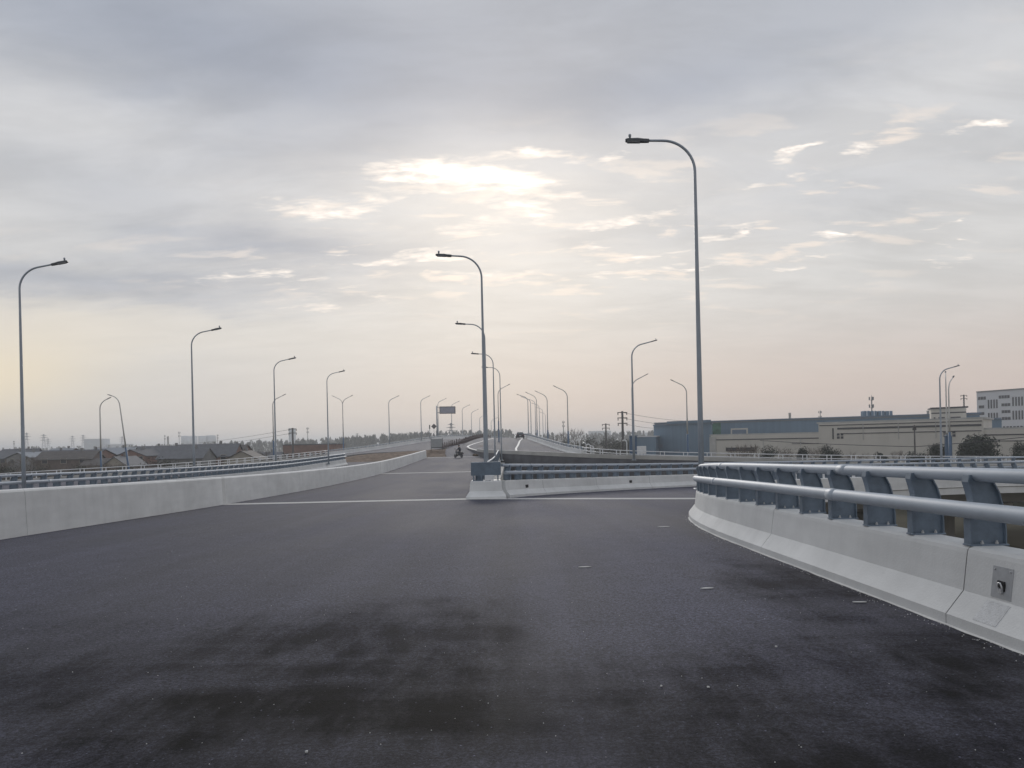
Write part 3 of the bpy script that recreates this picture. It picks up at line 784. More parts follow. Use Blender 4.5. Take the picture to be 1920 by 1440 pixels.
lane([(4.3, .03), (5, .18), (6, .36), (7, .47), (8, .65), (9, .80), (10, .94), (11, .96)], .32)
lane([(6.8, .02), (7.3, .03), (7.8, .06), (8.4, .14), (9, .23), (10, .33), (11, .38)], .34)
# far-side white fence of the fly-over: kerb wall, two rails and paired posts
def fence(label, path, side, h=(.72, 1.12), base=.42, pitch=2.7, r=.045, m=None, wall=True):
    t = thing('roadside_fence', label, 'fence', (0, 0, 0), group='white two-rail roadside fences')
    fr = frames(path, side)
    if wall:
        k = MB(); sweep(k, fr, [(0, -.1), (.03, base - .02), (.05, base), (.34, base), (.36, base - .02), (.40, -.6)]); k.build('kerb_wall', M['fascia'], t)
    for hh in h:
        k = MB(); k.tube([p + n * .2 + Vector((0, 0, hh)) for p, n, d in fr], r, 8); k.build('rail', m or M['white_rail'], t)
    L_ = path_len(path); s = 1.0; src = None; cnt = 0
    while s < L_ - .6 and cnt < 98:
        for ds in (-.24, .24):
            q, d = at_length(path, s + ds); d = Vector((d.x, d.y, 0)).normalized(); n = Vector((d.y, -d.x, 0)) * side
            loc = q + n * .2 + Vector((0, 0, base - .05)); rz = math.atan2(n.y, n.x); cnt += 1
            if src is None:
                kk = MB(); kk.cbox((0, 0, (h[1] - base + .05) / 2), (.10, .09, h[1] - base + .05), .01); src = kk.build('post', m or M['white_rail'], t); src.location = loc; src.rotation_euler = (0, 0, rz)
            else: inst(src, 'post', t, loc, rz)
        s += pitch
    return t
fence('white two-rail fence with paired posts across the right, before the beige factory', smooth_path(up([(75, 84.5, -4.7)] + S_in[:6]), 1.5), 1)
fence('white two-rail fence with paired posts across the far left, before the village', smooth_path(up(C_out[:5]), 2.0), -1)
# solid barriers further up the hill
HPROF = [(0, -.06), (0, .09), (.12, .28), (.18, .78), (.20, .80), (.42, .80), (.45, .78), (.48, -.5)]
def hill_barrier(label, path, side, rail_h=(.98, 1.14), m=None):
    t = thing('crash_barrier', label, 'barrier', (0, 0, 0), group='solid barriers on the climbing roads')
    k = MB(); sweep(k, frames(path, side), HPROF); k.build('concrete_wall', m or M['concrete'], t)
    for hh in rail_h:
        k = MB(); k.tube([p + n * .3 + Vector((0, 0, hh)) for p, n, d in frames(path, side)], .05, 8); k.build('rail', M['rail'], t)
    L_ = path_len(path); s = .6; src = None; cnt = 0; sp = max(1.6, L_ / 95)
    while s < L_ - .3 and cnt < 98:
        q, d = at_length(path, s); d = Vector((d.x, d.y, 0)).normalized(); n = Vector((d.y, -d.x, 0)) * side
        loc = q + n * .3 + Vector((0, 0, .79)); rz = math.atan2(n.y, n.x)
        if src is None:
            kk = MB(); kk.box((0, 0, .18), (.16, .03, .37)); src = kk.build('post', M['post'], t); src.location = loc; src.rotation_euler = (0, 0, rz)
        else: inst(src, 'post', t, loc, rz)
        s += sp; cnt += 1
    return t
hill_barrier('pale barrier climbing the hill on the right of the dark car', smooth_path(up(S_in[5:]), 2.0), 1)
hill_barrier('long pale barrier curving up and over the crest on the far left road', smooth_path(up(C_out[4:]), 2.0), -1)

# brown soil bank at the unfinished road ends
def bank():
    rnd = random.Random(3); k = MB(); vs = []; fs = []
    nx_, ny = 46, 14
    for i in range(nx_ + 1):
        x = -24.0 + (24.0 - 5.0) * i / nx_
        y_foot = 100.5 if x < -12.9 else 112.4
        zf = zroad(y_foot) - .05
        ytop = 133 if x < -13 else 131
        ztop = ZC + (-1.78 + .55 * (x + 24) / 11 if x < -13 else -1.15 + (x + 13) * .05)
        for j in range(ny + 1):
            t = j / ny; y = y_foot + (ytop - y_foot) * t
            if x < -12.9: z = zf + (ztop - zf) * min(1, t * 2.6)
            else: z = zf + (ztop - zf) * t
            z += rnd.uniform(-.09, .09) * (1 if 0 < j < ny else .2)
            vs.append((x + rnd.uniform(-.1, .1), y + rnd.uniform(-.2, .2), z))
    for i in range(nx_):
        for j in range(ny): a = i * (ny + 1) + j; fs.append((a, a + ny + 1, a + ny + 2, a + 1))
    k.add(vs, fs, True); return struct(k.build('soil_bank', M['soil']))
bank()
ribbon('access_ramp', [(-9.6, 112.1, zroad(112) + .01), (-10.2, 117, ZC - 1.75), (-10.6, 123, ZC - 1.15), (-10.2, 131, ZC - .68), (-9.2, 140, ZC - .4)], [(-5.2, 112.1, zroad(112) + .01), (-5.9, 117, ZC - 1.55), (-7, 123, ZC - .98), (-8.4, 131, ZC - .64), (-8.6, 140, ZC - .36)], M['asphalt_far'], nx=3)
# clods and rubble where the asphalt ends
rnd = random.Random(11)
k = MB()
for i in range(14):
    c = (rnd.uniform(-5.6, -3.9), rnd.uniform(111, 112.6), zroad(112) + .08); s = rnd.uniform(.12, .34)
    k.lathe([(s * .5, -.1), (s, .02), (s * .75, s * .6), (s * .2, s * .8)], c, 6, False)
tag(k.build('rubble', M['soil']), 'small brown heap of rubble at the end of the new asphalt', 'rubble', kind='stuff')

# rubber delineator posts between the two carriageways
cone = None
pth = smooth_path(up([(-11.2, 124.5, -.98), (-10.2, 131, -.68), (-9.2, 142, -.4), (-8.9, 160, .09), (-8.4, 190, .70), (-7.9, 215, .97), (-6.6, 240, .75)]), 1.0)
Lc = path_len(pth); s = 0; i = 0
while s < Lc:
    q, d = at_length(pth, s)
    lab = 'dark rubber traffic cone in the long row dividing the two climbing roads'
    if cone is None:
        cone = thing('traffic_cone', lab, 'traffic cone', q, 0, 'dark traffic cones dividing the roads')
        k = MB(); k.cbox((0, 0, .03), (.44, .44, .06), .03); k.build('base', M['dark'], cone)
        k = MB(); k.lathe([(.16, .05), (.14, .12), (.085, .62), (.05, .88), (.04, .92)], (0, 0, 0), 12); k.build('body', M['maroon'], cone)
        k = MB(); k.lathe([(.128, .36), (.112, .52)], (0, 0, 0), 12); k.build('band', M['reflect'], cone)
        con0 = cone
    else:
        dup(con0, q, random.uniform(0, 1.5), lab, 'dark traffic cones dividing the roads', (1.15, 1.15, random.uniform(1.0, 1.25)))
    s += 1.3 + i * .07; i += 1

# hoarding panel, overhead sign, diamond sign and signal post at the road end
q = ray(808.5, 843, 126); q2 = ray(830, 842, 126)
t = thing('hoarding_panel', 'grey steel hoarding panel on two posts at the end of the soil bank', 'hoarding', (q.x, 126, q.z - .3))
w = q2.x - q.x
k = MB(); k.cbox((w / 2, 0, 1.25), (w, .05, 1.55), .01); k.build('sheet', M['sheet'], t)
for x in (.0, w):
    k = MB(); k.box((x, .06, 1.1), (.09, .07, 2.2)); k.build('post', M['lamp_head'], t)
k = MB(); k.box((w / 2, -.04, .62), (w, .03, .08)); k.build('crossbar', M['lamp_head'], t)

q = ray(820, 815.5, 216)
t = thing('overhead_sign', 'big rectangular overhead road sign seen from behind on its side mast', 'road sign', (q.x, 216, q.z - .2))
top = ray(819, 762, 216).z - q.z + .2
k = MB(); k.tube([(0, 0, 0), (-.05, 0, top + .2)], [.2, .15], 10); k.build('mast', M['lamp'], t)
for z in (top - .25, top - 1.75):
    k = MB(); k.tube([(0, 0, z), (1.0, 0, z)], .09, 8); k.build('bracket', M['lamp'], t)
k = MB()
A = Matrix.Translation((0.75, 0, top - 2.1)) @ Matrix.Rotation(.25, 4, 'Z')
k.prism([(0, -.06), (4.55, -.06), (4.55, .06), (0, .06)], 0, 2.05, A); sg = k.build('panel', mat('sign back sheet', (.34, .34, .40), .5, .2, var=.08, scale=1.5), t)
k = MB()
for x0, x1, z0, z1 in ((0, 4.55, 0, .2), (0, 4.55, 1.85, 2.05), (0, .2, .2, 1.85), (4.35, 4.55, .2, 1.85)):
    k.loft([[A @ Vector((x, y, z)) for x, y in ((x0, -.09), (x1, -.09), (x1, .09), (x0, .09))] for z in (z0, z1)])
k.build('frame', M['lamp_head'], sg)
q = ray(814, 816, 205)
t = thing('diamond_sign', 'dark diamond shaped road sign on a thin post by the overhead sign', 'road sign', (q.x, 205, q.z - .3))
hz = ray(814, 799.5, 205).z - q.z + .3
k = MB(); k.tube([(0, 0, 0), (0, 0, hz + .3)], .05, 8); k.build('post', M['lamp'], t)
Rm_ = Matrix.Translation((0, -.08, hz)) @ Matrix.Rotation(PI / 4, 4, 'Y')
k = MB(); k.loft([[Rm_ @ Vector((x * .52, y, z * .52)) for x, z in ((-1, -1), (1, -1), (1, 1), (-1, 1))] for y in (-.02, .02)]); pl = k.build('plate', M['lamp_head'], t)
k = MB(); k.loft([[Rm_ @ Vector((x * .3, y, z * .3)) for x, z in ((-1, -1), (1, -1), (1, 1), (-1, 1))] for y in (-.03, -.021)]); k.build('centre_panel', mat('weathered sign face', (.16, .12, .12), .6, var=.15, scale=6), pl)
q = ray(806, 821, 205)
t = thing('signal_post', 'slim dark post with a narrow box, left of the diamond sign', 'post', (q.x, 205, q.z - .3))
hz = ray(806, 797, 205).z - q.z + .3
k = MB(); k.tube([(0, 0, 0), (0, 0, hz)], .07, 8); k.build('post', M['lamp'], t)
k = MB(); k.cbox((0, 0, hz - .5), (.28, .24, 1.1), .02); k.build('box', M['lamp_head'], t)

# lamps up the hill: left road (arms right), right road (arms left)
hl = None
for i, (px, py, Y, topy, lab) in enumerate([(729.5, 790, 185, 742, 'leftmost lamp on the curving far left road, arm to the right'), (789.5, 790, 205, 742, 'lamp on the curving road just left of the diamond sign'), (821.5, 790, 222, 747, 'lamp standing behind the overhead road sign mast'), (847, 790, 236, 752, 'lamp showing above the overhead sign panel'), (867, 790, 250, 759, 'lamp just right of the overhead road sign'), (884, 795, 263, 767, 'small far lamp left of the row behind the gore nose'), (899.5, 800, 279, 777, 'tiny far lamp half hidden by the tallest gore lamp pole'), (921, 800, 297, 783, 'tiny lamp between the poles of the gore lamp row')]):
    q = ray(px, py, Y); top = ray(px, topy, Y).z
    base = top - 11.9
    if hl is None: hl = make_lamp(lab, (q.x, Y, base), 0, 11.9, reach=2.6, rise=24, bend=1.3, r0=.13, r1=.06, sensor=False); hl0 = hl
    else: dup(hl0, (q.x, Y, base), 0, lab, GL)
hr = None
for i, (px, py, Y, topy, lab) in enumerate([(990.5, 790, 178, 738.5, 'lamp nearest the dark car, first of the row descending right of it'), (995.5, 790, 205, 743, 'second lamp right of the dark car'), (1004, 790, 235, 747, 'third lamp right of the dark car, arm overlapping its neighbours'), (1011.5, 790, 262, 755, 'fourth lamp of the row right of the dark car'), (1018, 795, 300, 763, 'fifth lamp of the row right of the dark car'), (1023, 800, 345, 772, 'sixth lamp of the row right of the dark car, low on the skyline')]):
    q = ray(px, py, Y); top = ray(px, topy, Y).z; base = top - 11.9
    if hr is None: hr = make_lamp(lab, (q.x, Y, base), PI, 11.9, reach=2.6, rise=20, bend=1.3, r0=.13, r1=.06, sensor=False); hr0 = hr
    else: dup(hr0, (q.x, Y, base), PI, lab, GL)
# two tall lamps on the fly-over
q = ray(1186.5, 740, 64); make_lamp('lamp before the blue shed gable, arm rising to the right', (q.x, 75.6, q.z * 0 + ZC - 2.2), .1, ray(1230, 637, 75.6).z - ZC + 2.2, rise=14, reach=2.6, bend=1.3, r0=.13, r1=.055)
bpy.context.view_layer.update()
last = [o for o in COL.objects if o.name.startswith('street_lamp') and o.type == 'EMPTY'][-1]
last.location.x = ray(1187, 780, 75.6).x
q = ray(1763, 760, 83)
make_lamp('lamp near the right edge before the factory stair head, arm rising to the right', (q.x, 83, ZC - 4.2), .1, ray(1790, 685, 83).z - ZC + 4.2, rise=14, reach=2.3, bend=1.2, r0=.13, r1=.055)

# street lamps of the ground-level road: pale pole with a blue lower half
GB = 'pale street lamps with blue lower poles'
def low_lamp(px_top, py_mid, Y, top_y, rz, split_y, lab, tilt=0.0, both=False, reach=2.4):
    q = ray(px_top, py_mid, Y); H = ray(px_top, top_y, Y).z; sp = ray(px_top, split_y, Y).z
    t = make_lamp(lab, (q.x, Y, 0), rz, H, reach=reach, rise=26, bend=1.5, r0=.16, r1=.06, mats=(M['lamp_white'], M['lamp_blue']), split=sp, sensor=False, group=GB, both=both)
    if tilt: t.rotation_euler = (0, tilt, rz)
    return t
low_lamp(188, 800, 112, 745, .1, 846, 'pale lamp with blue lower pole beside the white distant hall', reach=1.6)
low_lamp(247, 838, 112, 735, PI, 838, 'leaning pale lamp with blue lower pole, arm to the left', tilt=.12, reach=1.5)
low_lamp(512, 790, 140, 739, .1, 826, 'pale lamp with blue lower pole just behind the third left lamp')
low_lamp(643, 790, 172, 741, 0, 820, 'double armed pale lamp with blue lower pole near the end of the left barrier', both=True)
low_lamp(1186, 790, 108, 701, .1, 808, 'pale blue based lamp hidden behind the pole before the blue shed')
low_lamp(1288, 770, 116, 711, PI, 814, 'pale lamp in front of the blue shed, arm to the left')
low_lamp(1779.5, 770, 100, 703, .78, 810, 'right one of two white lamps with blue bases close together')
low_lamp(1774.5, 770, 112, 694, 1.06, 815, 'taller left one of two white lamps with blue bases close together')
low_lamp(1064.5, 780, 132, 722.5, PI, 808, 'pale lamp with blue base alone above the bare trees, arm to the left')
low_lamp(1026.5, 780, 150, 732, PI, 806, 'pale blue based lamp right of the row beyond the dark car')
low_lamp(1006.5, 780, 168, 734.5, PI, 806, 'pale blue based lamp inside the row beyond the dark car')
low_lamp(935, 800, 150, 720.5, 0, 790, 'pale lamp with a long straight arm to the right behind the gore lamps')
# ------------------------------------------------------------------ vegetation
M['bark'] = mat('bare winter twigs', (.125, .10, .082), .95, var=.2, scale=2, spec=.1)
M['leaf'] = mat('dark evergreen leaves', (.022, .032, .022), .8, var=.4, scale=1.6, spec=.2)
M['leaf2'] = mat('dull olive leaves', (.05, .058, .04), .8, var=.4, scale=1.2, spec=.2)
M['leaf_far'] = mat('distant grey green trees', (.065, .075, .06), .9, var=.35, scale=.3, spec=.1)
def twigs(rnd, H, spread, levels=4, n0=7, r=.09):
    """trunk mesh and a bare crown mesh of forking twigs"""
    tr = MB(); cr = MB(); h0 = H * rnd.uniform(.22, .34)
    tr.tube([(0, 0, -.3), (rnd.uniform(-.1, .1), 0, h0 * .6), (rnd.uniform(-.15, .15), rnd.uniform(-.1, .1), h0 * 1.25)], [r * 1.5, r * 1.1, r * .8], 6)
    def grow(p, d, L_, rad, lv):
        q = p + d * L_ * .5 + Vector((rnd.uniform(-1, 1), rnd.uniform(-1, 1), rnd.uniform(-.3, .6))) * L_ * .08
        e = p + d * L_
        cr.tube([p, q, e], [rad, rad * .8, rad * .55], 4 if lv < 2 else 3, False, False)
        if lv >= levels: return
        for i in range(rnd.choice((2, 3, 3)) + (1 if lv == levels - 1 else 0)):
            v = (d + Vector((rnd.gauss(0, 1), rnd.gauss(0, 1), rnd.gauss(.25, .5))) * spread).normalized()
            grow(p.lerp(e, rnd.uniform(.55, 1)), v, L_ * rnd.uniform(.58, .78), max(rad * .58, .018), lv + 1)
    for i in range(n0):
        a = 2 * PI * i / n0 + rnd.uniform(-.3, .3); z = h0 * rnd.uniform(.75, 1.25)
        v = Vector((math.cos(a) * spread, math.sin(a) * spread, 1.0)).normalized()
        grow(Vector((0, 0, z)), v, (H - z) * rnd.uniform(.30, .42), r * .6, 1)
    return tr, cr
def leaf_cloud(rnd, W, D, H, z0, n, s, lumps=14):
    """leaf-sized faces spread through an uneven lumpy volume"""
    k = MB(); cs = []
    for i in range(lumps):
        a = rnd.uniform(0, 2 * PI); q = math.sqrt(rnd.random()) * .72; zz = rnd.uniform(.12, .8)
        sh = math.sqrt(max(.05, 1 - (zz - .25) ** 2 * 1.3))
        cs.append((math.cos(a) * q * W / 2 * sh, math.sin(a) * q * D / 2 * sh, z0 + zz * H, rnd.uniform(.16, .30) * min(W, H * 1.2)))
    cs.append((0, 0, z0 + H * .4, .36 * min(W, H * 1.3)))
    for i in range(n):
        c = rnd.choice(cs); v = Vector((rnd.gauss(0, 1), rnd.gauss(0, 1), rnd.gauss(.15, 1))).normalized() * c[3] * rnd.random() ** .35
        p = Vector((c[0], c[1], c[2])) + v
        if p.z < z0 * .5: continue
        nrm = (v.normalized() + Vector((rnd.uniform(-.8, .8), rnd.uniform(-.8, .8), rnd.uniform(-.5, .9)))).normalized()
        a = nrm.orthogonal().normalized(); b = nrm.cross(a); t = rnd.uniform(0, PI); a, b = a * math.cos(t) + b * math.sin(t), b * math.cos(t) - a * math.sin(t)
        q = s * rnd.uniform(.6, 1.5)
        k.add([p - a * q, p + b * q * .55, p + a * q, p - b * q * .55], [(0, 1, 2, 3)])
    return k
BARE = []
def bare_tree(label, loc, H, spread=.42, group='bare winter trees', sx=1.0, rnd=random.Random(21), levels=4):
    if len(BARE) < 6:
        tr, cr = twigs(rnd, 8.0, .42 + .05 * len(BARE), levels)
        t = thing('bare_tree', label, 'tree', loc, 0, group)
        tr.build('trunk', M['bark'], t); cr.build('crown', M['bark'], t); t.scale = (H / 8 * sx, H / 8 * sx, H / 8); BARE.append(t)
        t['category'] = 'tree'; return t
    return dup(rnd.choice(BARE), loc, rnd.uniform(0, 6), label, group, (H / 8 * sx, H / 8 * sx, H / 8))
BUSH = []
def bush(label, loc, W, H, group='evergreen bushes', m=None, n=2600, rnd=random.Random(5), name='evergreen_bush', cat='bush'):
    t = thing(name, label, cat, loc, 0, group)
    k = MB(); k.tube([(0, 0, -.3), (.05, 0, H * .3), (0, .1, H * .6)], [.14, .10, .05], 6)
    for a in range(5):
        k.tube([(0, 0, H * .2), (math.cos(a * 1.26) * W * .2, math.sin(a * 1.26) * W * .2, H * .5)], [.06, .03], 5)
    k.build('trunk', M['bark'], t)
    leaf_cloud(rnd, W, W * .8, H, H * .06, n, max(.10, W * .022)).build('crown', m or M['leaf'], t)
    return t
def on_ground(px, Y): q = ray(px, 826, Y); return (q.x, Y, 0)
def top_h(px, py, Y): return ray(px, py, Y).z

# bushes and bare shrubs in front of the beige factory
for px, py, wpx, Y, lab in [(1440, 838, 44, 130, 'dark rounded bush under the bare trees before the beige factory'), (1503, 837, 28, 132, 'small dark bush left of the bigger roundest one before the factory'), (1553, 833, 46, 130, 'rounded dark green bush in the middle of the beige factory wall'), (1651, 844, 26, 128, 'smallest dark bush, low beside the white fence before the factory'), (1718, 843, 44, 126, 'low wide dark bush at the foot of the dark cable pole'), (1762, 831, 46, 122, 'dark bush just left of the blue lamp bases'), (1825, 820, 104, 118, 'largest dark green bush right of the blue lamp bases'), (1915, 824, 40, 115, 'dark bush cut by the right edge of the picture')]:
    H = top_h(px, py, Y); W = wpx * Y / F
    bush(lab, on_ground(px, Y), W * 1.05, H, n=int(1800 + 40 * wpx))
for i, (px, py, Y, sx) in enumerate([(1385, 826, 140, 1.1), (1402, 820, 142, 1.1), (1420, 822, 141, 1.2), (1470, 828, 140, 1.2), (1488, 832, 140, 1), (1528, 822, 139, 1.1), (1535, 830, 137, 1), (1598, 838, 136, 1.3), (1612, 836, 136, 1.2), (1680, 838, 134, 1.2), (1735, 832, 130, 1.0), (1885, 832, 124, 1.2), (1376, 836, 138, 1.2), (1583, 840, 136, 1.2)]):
    bare_tree('bare thin winter tree standing before the beige factory wall', on_ground(px, Y), top_h(px, py, Y), sx=sx, group='bare trees before the factory')
# hedge-like tree belt right of the hill, with bare poplars above it
rnd = random.Random(31)
for i, (px, py, w, Y) in enumerate([(1052, 826, 34, 235), (1078, 820, 40, 240), (1104, 818, 44, 232), (1124, 822, 30, 224), (1146, 818, 46, 228), (1168, 820, 40, 222), (1188, 822, 36, 218)]):
    bush('dull green roadside tree in the belt between the hill road and the blue shed', on_ground(px, Y), w * Y / F * 1.15, top_h(px, py, Y), group='green tree belt beyond the fly-over', m=M['leaf2'], n=2600, name='roadside_tree', cat='tree')
for i, (px, py, Y) in enumerate([(1042, 808, 300), (1050, 802, 300), (1058, 800, 310), (1070, 796, 300), (1079, 794, 305), (1087, 800, 300), (1063, 806, 290), (1034, 812, 300), (1092, 808, 310)]):
    bare_tree('tall bare poplar above the green tree belt right of the hill road', on_ground(px, Y), top_h(px, py, Y), sx=.75, group='bare poplars right of the hill')
# trees round the village on the left
for i in range(135):
    px = rnd.uniform(-10, 640) if i < 64 else rnd.uniform(-10, 330); Y = rnd.uniform(150, 290) if i < 64 else rnd.uniform(118, 175)
    bare_tree('bare winter tree among the village houses on the left', on_ground(px, Y), (rnd.uniform(4.8, 7.6) if i < 64 else rnd.uniform(2.8, 5.2)), sx=rnd.uniform(1.0, 1.6), group='bare trees in the village')
for i, (px, py, Y) in enumerate([(12, 838, 300), (20, 834, 305), (33, 838, 300), (56, 832, 310), (62, 838, 300), (132, 836, 320), (168, 838, 330)]):
    bare_tree('bare tree rising above the village roofs at the far left', on_ground(px, Y), top_h(px, py, Y), sx=1.3, group='bare trees on the left skyline')
for i, (px, py, w, Y) in enumerate([(15, 870, 60, 130), (70, 874, 50, 128), (150, 872, 44, 130), (232, 871, 34, 128), (292, 862, 50, 130), (322, 858, 34, 150), (420, 868, 40, 150), (350, 866, 50, 145)]):
    bush('dark shrub at the foot of the village on the left', on_ground(px, Y), w * Y / F * 1.2, max(1.6, top_h(px, py, Y)), group='shrubs below the village', m=M['leaf2'], n=1500)
# far woods: one mass
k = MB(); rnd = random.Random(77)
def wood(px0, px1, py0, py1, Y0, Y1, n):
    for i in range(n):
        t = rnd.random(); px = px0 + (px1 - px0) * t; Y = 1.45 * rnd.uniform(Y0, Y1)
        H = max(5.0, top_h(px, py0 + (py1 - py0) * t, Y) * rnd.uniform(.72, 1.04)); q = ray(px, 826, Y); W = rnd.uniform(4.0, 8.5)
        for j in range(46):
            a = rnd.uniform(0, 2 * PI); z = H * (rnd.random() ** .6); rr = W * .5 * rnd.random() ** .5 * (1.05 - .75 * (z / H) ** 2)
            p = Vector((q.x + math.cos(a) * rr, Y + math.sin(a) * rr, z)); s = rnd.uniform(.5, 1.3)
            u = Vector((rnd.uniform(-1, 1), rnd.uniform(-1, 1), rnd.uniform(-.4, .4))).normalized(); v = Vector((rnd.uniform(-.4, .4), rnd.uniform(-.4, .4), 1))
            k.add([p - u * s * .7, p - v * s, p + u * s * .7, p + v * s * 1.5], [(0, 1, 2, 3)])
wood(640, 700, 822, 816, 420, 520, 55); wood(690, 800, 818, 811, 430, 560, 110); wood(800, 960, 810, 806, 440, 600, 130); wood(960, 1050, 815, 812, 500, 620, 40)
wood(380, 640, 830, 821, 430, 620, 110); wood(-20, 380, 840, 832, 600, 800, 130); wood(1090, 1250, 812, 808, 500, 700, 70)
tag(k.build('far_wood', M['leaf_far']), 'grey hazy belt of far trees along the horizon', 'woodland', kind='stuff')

# ------------------------------------------------------------------ buildings
M['brick'] = mat('brown village brick', (.13, .098, .085), .9, var=.2, scale=.8)
M['brick_red'] = mat('dull reddish brick', (.215, .125, .10), .9, var=.15, scale=.6)
M['render'] = mat('beige wall render', (.33, .30, .25), .9, var=.12, scale=.5)
M['render_grey'] = mat('grey wall render', (.20, .20, .20), .9, var=.15, scale=.5)
M['tile'] = mat('blue grey roof tiles', (.10, .105, .118), .7, var=.15, scale=1.2)
M['tile_brown'] = mat('brown roof tiles', (.085, .075, .07), .8, var=.2, scale=1.2)
M['window'] = mat('dark window glass', (.04, .045, .055), .15, var=.1)
M['cream'] = mat('cream factory wall', (.52, .495, .45), .8, var=.05, scale=.25, stretch=(1, 1, .3))
M['trim'] = mat('dark factory trim', (.05, .052, .06), .6, var=.1)
M['shed'] = mat('blue grey corrugated wall', (.115, .185, .26), .6, var=.08, scale=.4, stretch=(3, 3, .1))
M['shed_roof'] = mat('blue grey shed roof', (.13, .18, .25), .6, var=.08, scale=.3)
M['white_wall'] = mat('white office wall', (.60, .61, .64), .7, var=.03, scale=.2)
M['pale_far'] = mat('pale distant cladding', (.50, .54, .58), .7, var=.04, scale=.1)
M['steel'] = mat('lattice steel', (.20, .21, .225), .6, .3, var=.1)
M['wire'] = mat('dark cable', (.05, .05, .055), .6, var=.1)
M['pole_wood'] = mat('dark concrete pole', (.085, .08, .078), .9, var=.15)

def house(label, px, Y, w, d, eave, ridge, rz, wm, rm, gable_front=False, nwin=3, group='village houses on the left'):
    q = ray(px, 826, Y); t = thing('village_house', label, 'house', (q.x, Y, 0), rz, group)
    k = MB()
    if gable_front: prof = [(-w/2, 0), (w/2, 0), (w/2, eave), (0, ridge), (-w/2, eave)]; k.loft([[(x, y, z) for x, z in prof] for y in (-d/2, d/2)])
    else: prof = [(-d/2, 0), (d/2, 0), (d/2, eave), (0, ridge), (-d/2, eave)]; k.loft([[(x, y, z) for y, z in prof] for x in (-w/2, w/2)])
    k.build('wall', wm, t)
    k = MB(); o = .35; th_ = .14; half = (w if gable_front else d) / 2; sl = (ridge - eave) / half
    pr = [(-half - o, eave - o * sl + .05), (0, ridge + .05), (half + o, eave - o * sl + .05), (half + o, eave - o * sl + .05 + th_), (0, ridge + .05 + th_), (-half - o, eave - o * sl + .05 + th_)]
    ln = (d if gable_front else w) / 2 + .3
    k.loft([[(x, y, z) for x, z in pr] if gable_front else [(y, x, z) for x, z in pr] for y in (-ln, ln)])
    rf = k.build('roof', rm, t)
    k = MB(); k.box((w * .2 if not gable_front else 0, 0, ridge + .35), (.5, .5, 1.0)); k.build('chimney', M['render_grey'], rf)
    for fl in range(2 if eave > 4.6 else 1):
        for i in range(nwin):
            x = -w / 2 + w * (i + .5) / nwin; z = 1.7 + 2.9 * fl
            k = MB(); k.box((x, -d / 2 - .02, z), (1.3, .08, 1.25)); wi = k.build('window', M['render'], t)
            k = MB(); k.box((x, -d / 2 - .07, z), (1.1, .04, 1.05)); k.build('pane', M['window'], wi)
    k = MB(); k.box((-w * .06, -d / 2 - .03, 1.05), (.95, .08, 2.1)); k.build('door', M['trim'], t)
    return t
M['tile_pale'] = mat('pale grey sheet roof', (.23, .25, .28), .6, var=.1, scale=1)
M['tile_dark'] = mat('dark slate roof', (.06, .065, .08), .7, var=.15, scale=1)
rnd = random.Random(41)
HOUSES = [(20, 205, 12, 8, 5.2, 7.0, .1, 'brick', 'tile', False, 'dark brown house with blue grey roof at the left picture edge'),
 (62, 190, 8, 8, 5.4, 6.6, -.35, 'render_grey', 'tile_pale', True, 'grey house with a flat-looking roof behind the nearest left lamp'),
 (98, 200, 10, 8, 5.3, 6.9, .25, 'brick', 'tile_dark', False, 'brown brick house right of the nearest left lamp pole'),
 (132, 180, 12, 8, 4.9, 6.6, .15, 'brick', 'tile_brown', False, 'brown house with brown roof below the distant white hall'),
 (168, 200, 9, 8, 5.4, 6.9, -.2, 'brick_red', 'tile_dark', False, 'reddish brick house left of the upright blue based lamp'),
 (206, 178, 10, 7, 3.4, 4.8, .1, 'render', 'tile_brown', False, 'low beige house right of the upright blue based lamp'),
 (234, 176, 6, 8, 3.2, 5.2, -.1, 'render', 'tile', True, 'small beige gabled house left of the leaning lamp'),
 (216, 225, 11, 9, 5.5, 7.3, .2, 'brick', 'tile_pale', False, 'brown house with pale sheet roof behind the leaning lamp'),
 (268, 190, 9, 8, 5.2, 6.7, -.3, 'brick_red', 'tile_dark', True, 'reddish house just right of the leaning lamp'),
 (312, 195, 13, 8, 5.3, 7.4, -.05, 'brick', 'tile', False, 'brown house with blue roof left of the second left lamp'),
 (350, 175, 10, 8, 4.6, 6.7, 0, 'render_grey', 'tile', False, 'grey house with big blue grey roof at the second left lamp'),
 (392, 185, 14, 9, 4.8, 7.6, .06, 'brick_red', 'tile', False, 'reddish house with tall blue grey roof right of the second left lamp'),
 (432, 200, 9, 8, 5.2, 7.3, -.1, 'brick_red', 'tile_brown', False, 'orange brown house behind the small beige gable'),
 (462, 170, 7.5, 8, 4.0, 5.9, .05, 'render', 'tile_brown', True, 'small beige house with pointed gable left of the third left lamp'),
 (498, 190, 8, 7, 3.8, 5.3, 0, 'render_grey', 'tile', False, 'low grey house right of the beige gable'),
 (40, 240, 10, 8, 5.9, 7.6, .25, 'brick', 'tile_dark', False, 'second-row house at the far left showing only its roof'),
 (120, 240, 9, 8, 5.7, 7.5, -.3, 'brick_red', 'tile_pale', False, 'second-row house under the left skyline masts'),
 (285, 240, 10, 8, 5.7, 7.6, .3, 'brick', 'tile_dark', False, 'second-row house left of the pale storage tanks')]
for px, Y, w, d, e, r_, rz, wm, rm, gf, lab in HOUSES: house(lab, px, Y, w, d, e, r_, rz, M[wm], M[rm], gf, 2 if w < 9 else 3)

